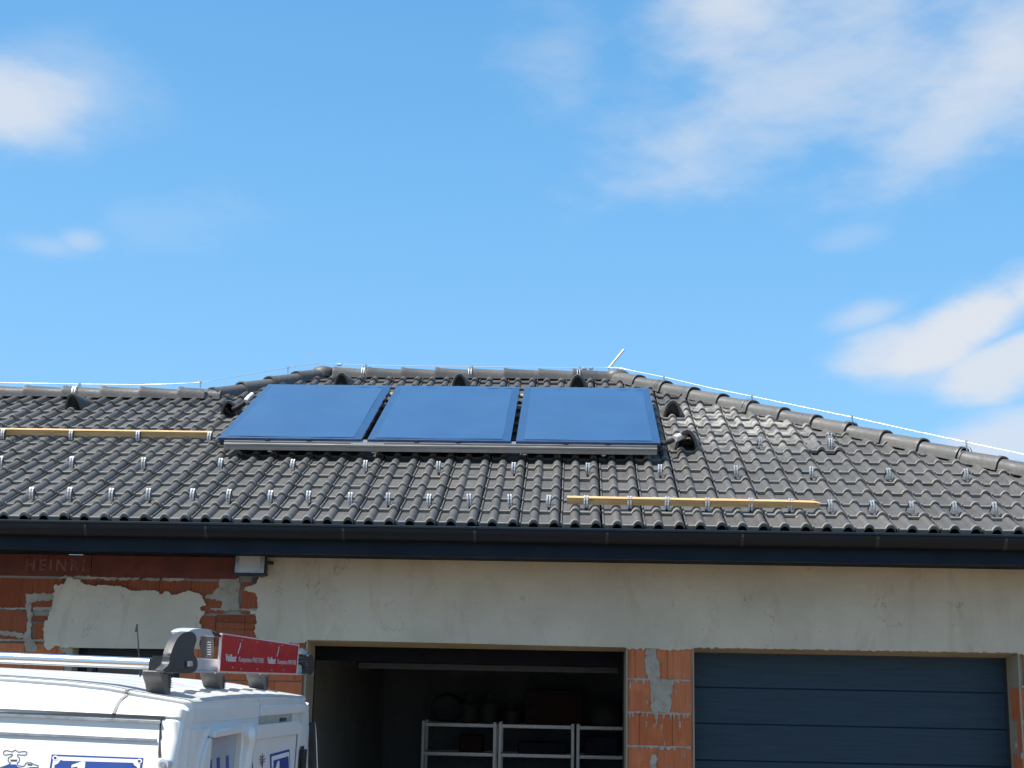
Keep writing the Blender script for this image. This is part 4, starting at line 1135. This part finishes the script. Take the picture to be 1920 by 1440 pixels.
b = MB(); b.prism([vp(.068, -.010, -.012), vp(2.0, -.010, -.014), vp(2.0, -.010, -.022), vp(.068, -.010, -.020)], WID*.03); part('door_rail', b, M['zinc_dull'], van)
line_strip('door_groove', .074, 2.0, lambda s: -.0735 - .003*s, .0042, M['zinc_dull'], -.0185)
b = MB(); pts = [on_side(301, 1348, -.01), on_side(298.5, 1348, -.01), on_side(296, 1392, -.02), on_side(294, 1412, -.03), on_side(294, 1421, -.035), on_side(300, 1421, -.035), on_side(299, 1405, -.03), on_side(299, 1385, -.02)]
b.prism([vp(s, body_t(min(z, -.02)) - .0008, z) for s, z in pts], WID*.03); part('door_gap', b, M['grime'], van)
# roof drip notch
b = MB(); rows = []
for s_ in (.230, .242):
    rows.append([vp(s_ + (z+.01)*-.10, t - .0018, z + .0012) for t, z in half_profile(.236)[8:]])
b.sheet(rows); part('roof_joint', b, M['seam'], van, 60)
# lock with round knob
s0, z0 = on_side(310, 1433, -.04)
b = MB()
for r0_, r1_, d0, d1 in ((.020, .020, .0, .012),): b.tube([vp(s0, -.02, z0), vp(s0, -.062, z0)], .018, 16)
part('lock', b, M['silver'], van, 40)
b = MB(); b.tube([vp(s0, -.060, z0), vp(s0, -.068, z0)], .010, 14); part('lock_cylinder', b, M['zinc_dull'], van, 40)
# wheels and bumper (below the frame, they carry the van)
for s in (.85, 3.75):
    for t, sg in ((-.075, 1), (WV+.075, -1)):
        b = MB(); zc = ZG + .33; c = vp(s, t, zc)
        rows = []
        for dt, r_ in ((.20, .22), (.19, .31), (.16, .33), (.03, .33), (.0, .31), (.0, .21), (.03, .19), (.03, .02)):
            rows.append([c + WID*dt*sg + FWD*math.cos(a*math.pi/12)*r_ + VUP*math.sin(a*math.pi/12)*r_ for a in range(24)])
        b.sheet(rows, True); part('wheel', b, M['rubber'], van, 40)
b = MB(); vbox(b, -.09, .04, .0, WV, ZG+.32, ZG+.55); b.bevel(.03, 2); part('bumper', b, M['greyplastic'], van, 40)
# rear face
REAR = -.0
b = MB(); vbox(b, -.004, .02, .10, .895, -.020, .030); b.bevel(.002, 1); part('roof_end_panel', b, M['white'], van, 40)
b = MB(); vbox(b, -.010, .02, .905, 1.60, -.013, .026); b.bevel(.002, 1); part('roof_end_panel', b, M['white'], van, 40)
b = MB(); vbox(b, -.006, .02, .897, .903, -.024, .036); part('roof_seam', b, M['silver'], van)
# left door: frame, sunk panel
ld = MB(); vbox(ld, -.022, 0, .10, .225, -.9, -.040); vbox(ld, -.022, 0, .225, .74, -.064, -.034); vbox(ld, -.022, 0, .625, .74, -.9, -.064)
ldoor = part('rear_door', ld, M['white'], van)
b = MB(); b.prism([vp(-.001, .225, -.068), vp(-.001, .625, -.068), vp(-.001, .625, -.9), vp(-.001, .225, -.9)], FWD*-.002); b2 = b
part('door_window', b, M['doorpane'], van)
b = MB(); pts = [(.262, -.046), (.43, -.041), (.45, -.047), (.62, -.048), (.62, -.056), (.60, -.062), (.24, -.070), (.238, -.056)]
b.prism([vp(-.045, t, z) for t, z in pts], FWD*.024); b.bevel(.0015, 1); part('window_hood', b, M['white'], van, 40)
b = MB(); pts = [(.215, -.070), (.235, -.075), (.236, -.20), (.235, -.30), (.16, -.30), (.155, -.21), (.16, -.150), (.185, -.10)]
b.prism([vp(-.036, t, z) for t, z in pts], FWD*.016); b.bevel(.002, 1); part('window_edge', b, M['white'], van, 40)
# bulged overlap flange in the middle
b = MB(); rows = []
for z, lo, hi, out in ((-.040, .735, .757, .012), (-.046, .70, .760, .035), (-.056, .655, .765, .050), (-.075, .645, .768, .055), (-.095, .655, .766, .056), (-.115, .668, .766, .052), (-.145, .655, .765, .048), (-.20, .645, .765, .046), (-.34, .64, .765, .044), (-.9, .64, .765, .04)):
    rows.append([vp(0, lo, z), vp(-out*.75, lo+.006, z), vp(-out, lo+.03, z), vp(-out, (lo+hi)/2, z), vp(-out*.8, hi-.02, z), vp(-.024, hi, z), vp(0, hi, z)])
b.sheet(rows); part('overlap_flange', b, M['white'], van, 45)
# right door
b = MB(); vbox(b, -.040, 0, .775, 1.40, -.096, -.044); vbox(b, -.030, 0, .775, 1.405, -.9, -.098)
rdoor = part('rear_door', b, M['white'], van)
b = MB(); vbox(b, -.031, 0, 1.4055, 1.414, -.9, -.060); part('door_gap', b, M['grime'], van)
b = MB(); vbox(b, -.006, -.001, .915, 1.40, -.043, -.0135); part('brake_light', b, M['cream'], van)
b = MB(); vbox(b, -.012, -.001, 1.20, 1.29, -.040, -.028); part('brake_light_base', b, M['grime'], van)
b = MB(); vbox(b, -.030, 0, 1.42, 1.50, -.9, -.05); b.bevel(.01, 2); part('door_pillar', b, M['white'], van, 40)
b = MB(); vbox(b, -.050, -.02, 1.462, 1.545, -.262, -.152); b.bevel(.014, 2); part('hinge_cover', b, M['black'], van, 40)
# tail lamp on the flared right corner
b = MB(); rows = []
for z, t0, t1 in ((-.058, 1.750, 1.751), (-.066, 1.743, 1.760), (-.085, 1.738, 1.773), (-.14, 1.742, 1.80), (-.22, 1.76, 1.835), (-.30, 1.78, 1.87), (-.5, 1.80, 1.90), (-.8, 1.80, 1.90)):
    rows.append([vp(0, t0, z), vp(-.02, t0, z), vp(-.02, t1, z), vp(.06, t1+.01, z)])
b.sheet(rows); part('tail_lamp', b, M['black'], van, 40)
b = MB(); rows = []
for z, t0 in ((-.058, 1.7505), (-.066, 1.761), (-.085, 1.775), (-.14, 1.803), (-.22, 1.838), (-.30, 1.873), (-.5, 1.905), (-.8, 1.905)):
    k_w = min(1., max(.08, (-z-.055)/.09)); rows.append([vp(-.018, t0+.001, z), vp(-.022, t0+.001+.006*k_w, z), vp(-.018, t0+.001+.016*k_w, z), vp(.08, t0+.002+.018*k_w, z)])
b.sheet(rows); part('lamp_surround', b, M['white'], van, 40)

# lettering on the van
def side_poly(name, pts, m, out, parent=van, tb=-.0225):
    q = [on_side(x, y, tb) for x, y in pts]
    b = MB(); b.prism([vp(s, body_t(z) - out*.3, z) for s, z in q], WID*.004); return part(name, b, m, parent)
side_poly('name_plate', [(97, 1414.5), (268.5, 1421), (262, 1500), (90, 1494)], M['blue'], .003)
side_poly('plate_border', [(101, 1418), (264.5, 1424), (258, 1497), (94, 1490)], M['signwhite'], .0045)
side_poly('plate_field', [(115, 1424), (118, 1426), (250, 1430), (252, 1434), (258, 1438), (254, 1492), (98, 1486), (104, 1434), (110, 1431)], M['blue'], .006)
side_poly('numeral', [(136, 1434), (154, 1427.5), (161, 1428), (158, 1490), (145, 1490), (147, 1437), (135, 1439)], M['signwhite'], .0075)
for cx, cy in ((104, 1421), (261.5, 1427)):
    side_poly('plate_screw', [(cx+5.2*math.cos(a*math.pi/8), cy+4.6*math.sin(a*math.pi/8)) for a in range(16)], M['signwhite'], .0075)
    side_poly('plate_screw', [(cx+2.8*math.cos(a*math.pi/6), cy+2.6*math.sin(a*math.pi/6)) for a in range(12)], M['darkline'], .009)
def outline(pts, w_, name='tap_print', m=None):
    """thin printed contour along a closed line"""
    n = len(pts)
    for i in range(n):
        (x0, y0), (x1, y1) = pts[i], pts[(i+1) % n]; L = math.hypot(x1-x0, y1-y0) or 1; nx, ny = -(y1-y0)/L*w_, (x1-x0)/L*w_
        yield [(x0-nx, y0-ny), (x1-nx, y1-ny), (x1+nx, y1+ny), (x0+nx, y0+ny)]
tb = MB()
handle = [(6, 1411), (8, 1407.5), (13, 1407), (22, 1409.5), (25, 1408), (28, 1406), (31, 1408), (34, 1410), (45, 1408.5), (50, 1410), (50, 1414), (46, 1416), (33, 1414.5), (33, 1418), (37, 1421), (37, 1427), (33, 1431), (36, 1435), (44, 1436.5), (48, 1435), (49, 1431), (53, 1429.5), (60, 1430), (65, 1433), (73, 1435), (72, 1445), (0, 1460), (-6, 1440), (8, 1437), (18, 1433), (21, 1430), (16, 1427), (16, 1421), (21, 1418), (24, 1415), (22, 1413.5), (11, 1415.5), (7, 1414.5)]
def sidepoint(x, y, out, tbp=-.0225):
    s, z = on_side(x, y, tbp); return vp(s, body_t(z) - out*.3, z)
for q in outline(handle, .55): tb.prism([sidepoint(x, y, .004) for x, y in q], WID*.004)
for q in ([(20, 1424), (33, 1424), (32, 1427), (21, 1427)], [(53, 1432), (62, 1432.5), (61, 1435), (53, 1434.5)]): tb.prism([sidepoint(x, y, .004) for x, y in q], WID*.004)
part('tap_print', tb, M['darkline'], van)
side_poly('tap_print', [(19, 1433), (32, 1433), (36, 1438), (48, 1440), (60, 1438), (72, 1438), (72, 1470), (0, 1470), (4, 1440)], M['blue'], .0035)
def rear_poly(name, pts, m, s, th=.003):
    q = [on_rear(x, y, s) for x, y in pts]; b = MB(); b.prism([vp(s, t, z) for t, z in q], FWD*th); return part(name, b, m, van)
rear_poly('lettering', [(382.5, 1427), (397.5, 1424), (397.5, 1450), (382.5, 1452)], M['blue'], -.004)
rear_poly('lettering', [(406.5, 1421), (412.5, 1420), (412.5, 1450), (407, 1450)], M['blue'], -.004)
rear_poly('lettering', [(424, 1417), (429, 1416), (430, 1450), (424, 1450)], M['blue'], -.004)
rear_poly('lettering', [(469.5+5.2*math.cos(a*math.pi/10), 1436+14*math.sin(a*math.pi/10)) for a in range(20)], M['blue'], -.033)
b = MB()
for seg_ in ([(492, 1413.5), (492.3, 1437)], [(488, 1418), (492, 1421), (496, 1417)], [(487, 1423), (492, 1426), (498, 1422)], [(488, 1428), (492, 1431), (497, 1427)], [(489, 1432), (492, 1435)], [(492, 1437), (492, 1440)]):
    b.tube([vp(-.033, *on_rear(x, y, -.033)) for x, y in seg_], .0016, 5)
part('twig_print', b, M['darkline'], van)
rear_poly('name_plate', [(507.5, 1414.5), (543, 1405), (545, 1475), (509, 1480)], M['blue'], -.0335)
rear_poly('plate_border', [(510, 1418.5), (542, 1409.5), (544, 1470), (511, 1476)], M['signwhite'], -.0355)
rear_poly('plate_field', [(513.5, 1426), (541, 1418), (543, 1468), (513.5, 1472)], M['blue'], -.0375)
rear_poly('numeral', [(517, 1442), (521.5, 1427), (524, 1426.5), (524, 1470), (517, 1470)], M['signwhite'], -.0395)
# antenna
(a0, a1) = on_side(257, 1171, .9), on_side(266, 1245, .9)
b = MB(); b.tube([vp(a1[0], .9, a1[1]-.06), vp(a0[0], .9, a0[1])], .0042, 6, r2=.0022); b.tube([vp(a0[0]+.003, .9, a0[1]-.03), vp(a0[0]-.0005, .9, a0[1]+.002)], .0042, 6); part('antenna', b, M['black'], van)

# roof rack: rail, cross bar feet, rear roller with end caps and the red board
rk = MB()
(r_s0, r_z0), (r_s1, r_z1) = on_side(0, 1233, .15), on_side(300, 1245, .15)
kz = (r_z1-r_z0)/(r_s1-r_s0)
rk.tube([vp(r_s1, .15, r_z1), vp(1.2, .15, r_z1 + kz*(1.2-r_s1)), vp(2.6, .15, r_z1 + kz*(2.6-r_s1))], .0195, 20)
rack = part('roof_rack', rk, M['chrome'], van, 50)
b = MB(); b.tube([vp(.14, .15, r_z1), vp(2.6, .15, r_z1+kz*2.4)], .0001, 3); bb = b; bb.bm.free()
b = MB(); b.tube([vp(.16, WV-.15, .165), vp(1.2, WV-.15, .165+kz), vp(2.6, WV-.15, .165+kz*2.4)], .0195, 16); part('side_rail', b, M['chrome'], rack, 50)
b = MB(); vbox(b, .13, .165, .16, WV-.14, .146, .158); part('cross_bar', b, M['alu'], rack)
def foot(t, w_=1.0):
    b = MB(); z0 = roof_z(.15, min(max(t+.05, .15), WV-.15)) - .012
    pts = [(-.058*w_, .149), (.045*w_, .149), (.060*w_, .120), (.064*w_, z0), (.012*w_, z0), (-.012*w_, .105), (-.050*w_, .128)]
    b.prism([vp(.115, t+a_, z) for a_, z in pts], FWD*.065); b.bevel(.003, 1); o = part('rack_foot', b, M['greyplastic'], rack, 40)
    b = MB()
    for k in range(6): b.box(vp(.113, t+.036+k*.003, .135-k*.008), (.004, .026, .0025), Matrix((FWD, WID, VUP)).transposed())
    part('foot_grip', b, M['black'], rack)
for t in (.135, .745, 1.355): foot(t)
b = MB(); vbox(b, .10, .17, .10, .20, .14, .20); b.bevel(.01, 2); part('rail_clamp', b, M['black'], rack, 40)
SB = .03
def chaikin(p, n):
    for _ in range(n):
        q = []
        for (x0, y0), (x1, y1) in zip(p, p[1:]+p[:1]): q += [(x0*.75+x1*.25, y0*.75+y1*.25), (x0*.25+x1*.75, y0*.25+y1*.75)]
        p = q
    return p
def rear_solid(name, pts, m, s, th, bev=.0, parent=None, sm=40):
    if name in ('end_cap', 'end_arch'): pts = chaikin(pts, 2); sm = 70
    q = [on_rear(x, y, s) for x, y in pts]; b = MB(); b.prism([vp(s, t, z) for t, z in q], FWD*th)
    if bev: b.bevel(bev, 2)
    return part(name, b, m, parent or rack, sm)
rear_solid('roller_bar', [(362, 1233), (588, 1247.5), (588, 1264.5), (362, 1258.5)], M['silver'], SB+.01, .035, .005)
rear_solid('roller_lip', [(362, 1257), (586, 1263.5), (586, 1266), (362, 1260)], M['silver'], SB+.004, .03)
rear_solid('end_cap', [(305, 1256), (318, 1246), (319, 1228), (328, 1204), (338, 1190), (352, 1183), (366, 1187), (370, 1200), (364, 1212), (363, 1228), (371, 1236), (371, 1254), (362, 1262), (344, 1263), (322, 1261), (306, 1260)], M['capplastic'], SB-.014, .026, .011)
rear_solid('cap_badge', [(353, 1240), (361, 1239), (362, 1249), (354, 1250)], M['silver'], SB-.026, .006, .001)
rear_solid('end_arch', [(350, 1187), (357, 1181.5), (368, 1178.5), (384, 1178.5), (397, 1181), (406, 1186), (411, 1192), (404, 1194), (394, 1192), (382, 1192), (373, 1195), (367, 1199), (360, 1191)], M['silver'], SB-.01, .06, .006)
rear_solid('arch_clip', [(398, 1182), (408, 1187), (418, 1191.5), (415, 1195), (404, 1193)], M['black'], SB-.014, .05, .003)
rear_solid('strap', [(386, 1194), (401, 1194), (401, 1233), (386, 1233)], M['black'], .17, .02)
for k in range(6): rear_solid('strap_rib', [(390, 1203+k*4.6), (395.5, 1203.4+k*4.6), (395.5, 1205+k*4.6), (390, 1204.6+k*4.6)], M['silver'], .164, .004)
rear_solid('end_arch', [(556, 1211), (566, 1214), (573, 1220), (578, 1227), (571, 1230), (566, 1224), (559, 1219)], M['silver'], SB+.005, .05, .004)
rear_solid('arch_clip', [(557, 1210), (563, 1211.5), (566, 1214.5), (560, 1217), (557, 1214)], M['black'], SB, .04, .002)
rear_solid('end_cap', [(577, 1229), (585, 1226), (588, 1233), (590, 1245), (589, 1258), (585, 1265.5), (577, 1266), (579, 1256), (578, 1246), (577, 1240), (579, 1234)], M['black'], SB-.02, .07, .006)
BD = [(419, 1189.5), (560, 1211), (555.5, 1262.5), (414, 1258)]
rear_solid('board_edge', [(417, 1187), (561.5, 1209), (557, 1265.5), (411.5, 1260.5)], M['print_white'], SB-.012, .010)
board = rear_solid('sign_board', BD, M['redboard'], SB-.016, .006)
# print on the board, laid along its own lower edge
(bt0, bz0), (bt1, bz1), (bt2, bz2), (bt3, bz3) = [on_rear(x, y, SB-.016) for x, y in (BD[3], BD[2], BD[1], BD[0])]
BX = (vp(0, bt1, bz1) - vp(0, bt0, bz0)); BX = (BX - FWD*BX.dot(FWD)); BL = BX.length; BX.normalize(); BYD = FWD.cross(BX); BYD = BYD if BYD.z > 0 else -BYD
def bp(u, v): return vp(SB-.0185, bt0, bz0) + BX*(u*BL) + BYD*v
def board_text(s_, u, v, w_, h_, m, bold=0.):
    me = text_mesh(s_, 'board_lettering', 1, bp(u, v), BX, BYD, .0015, bold=bold, width=w_*BL, height=h_); me.materials.append(m); part('board_lettering', me, None, rack)
for u0, wd in ((.03, .50), (.55, .455)):
    k = wd/.50
    board_text('Vaillant', u0, .035, .125*k, .027, M['print_white'], .03)
    board_text('Kompetenz-PARTNER', u0+.155*k, .030, .315*k, .026, M['print_pink'], .01)
    # leaping emblem drawn as a slanted stroke
    b = MB(); hx = u0 + .150*k
    b.prism([bp(hx + (q-.5)*.030*k, .066 + r_) for q, r_ in ((0, 0), (.22, -.001), (.40, .010), (.62, .018), (.95, .026), (.80, .034), (1.0, .040), (.72, .041), (.55, .034), (.60, .026), (.30, .019), (.12, .010))], FWD*-.0015); part('board_emblem', b, M['print_white'], rack)
for u, v in ((.205, .118), (.395, .117), (.575, .116), (.74, .114), (.12, .014), (.22, .010), (.42, .012), (.62, .010), (.79, .012)):
    b = MB(); b.box(bp(u, v), (.003, .006, .005), Matrix((FWD, BX, BYD)).transposed()); part('board_rivet', b, M['print_pink'], rack)
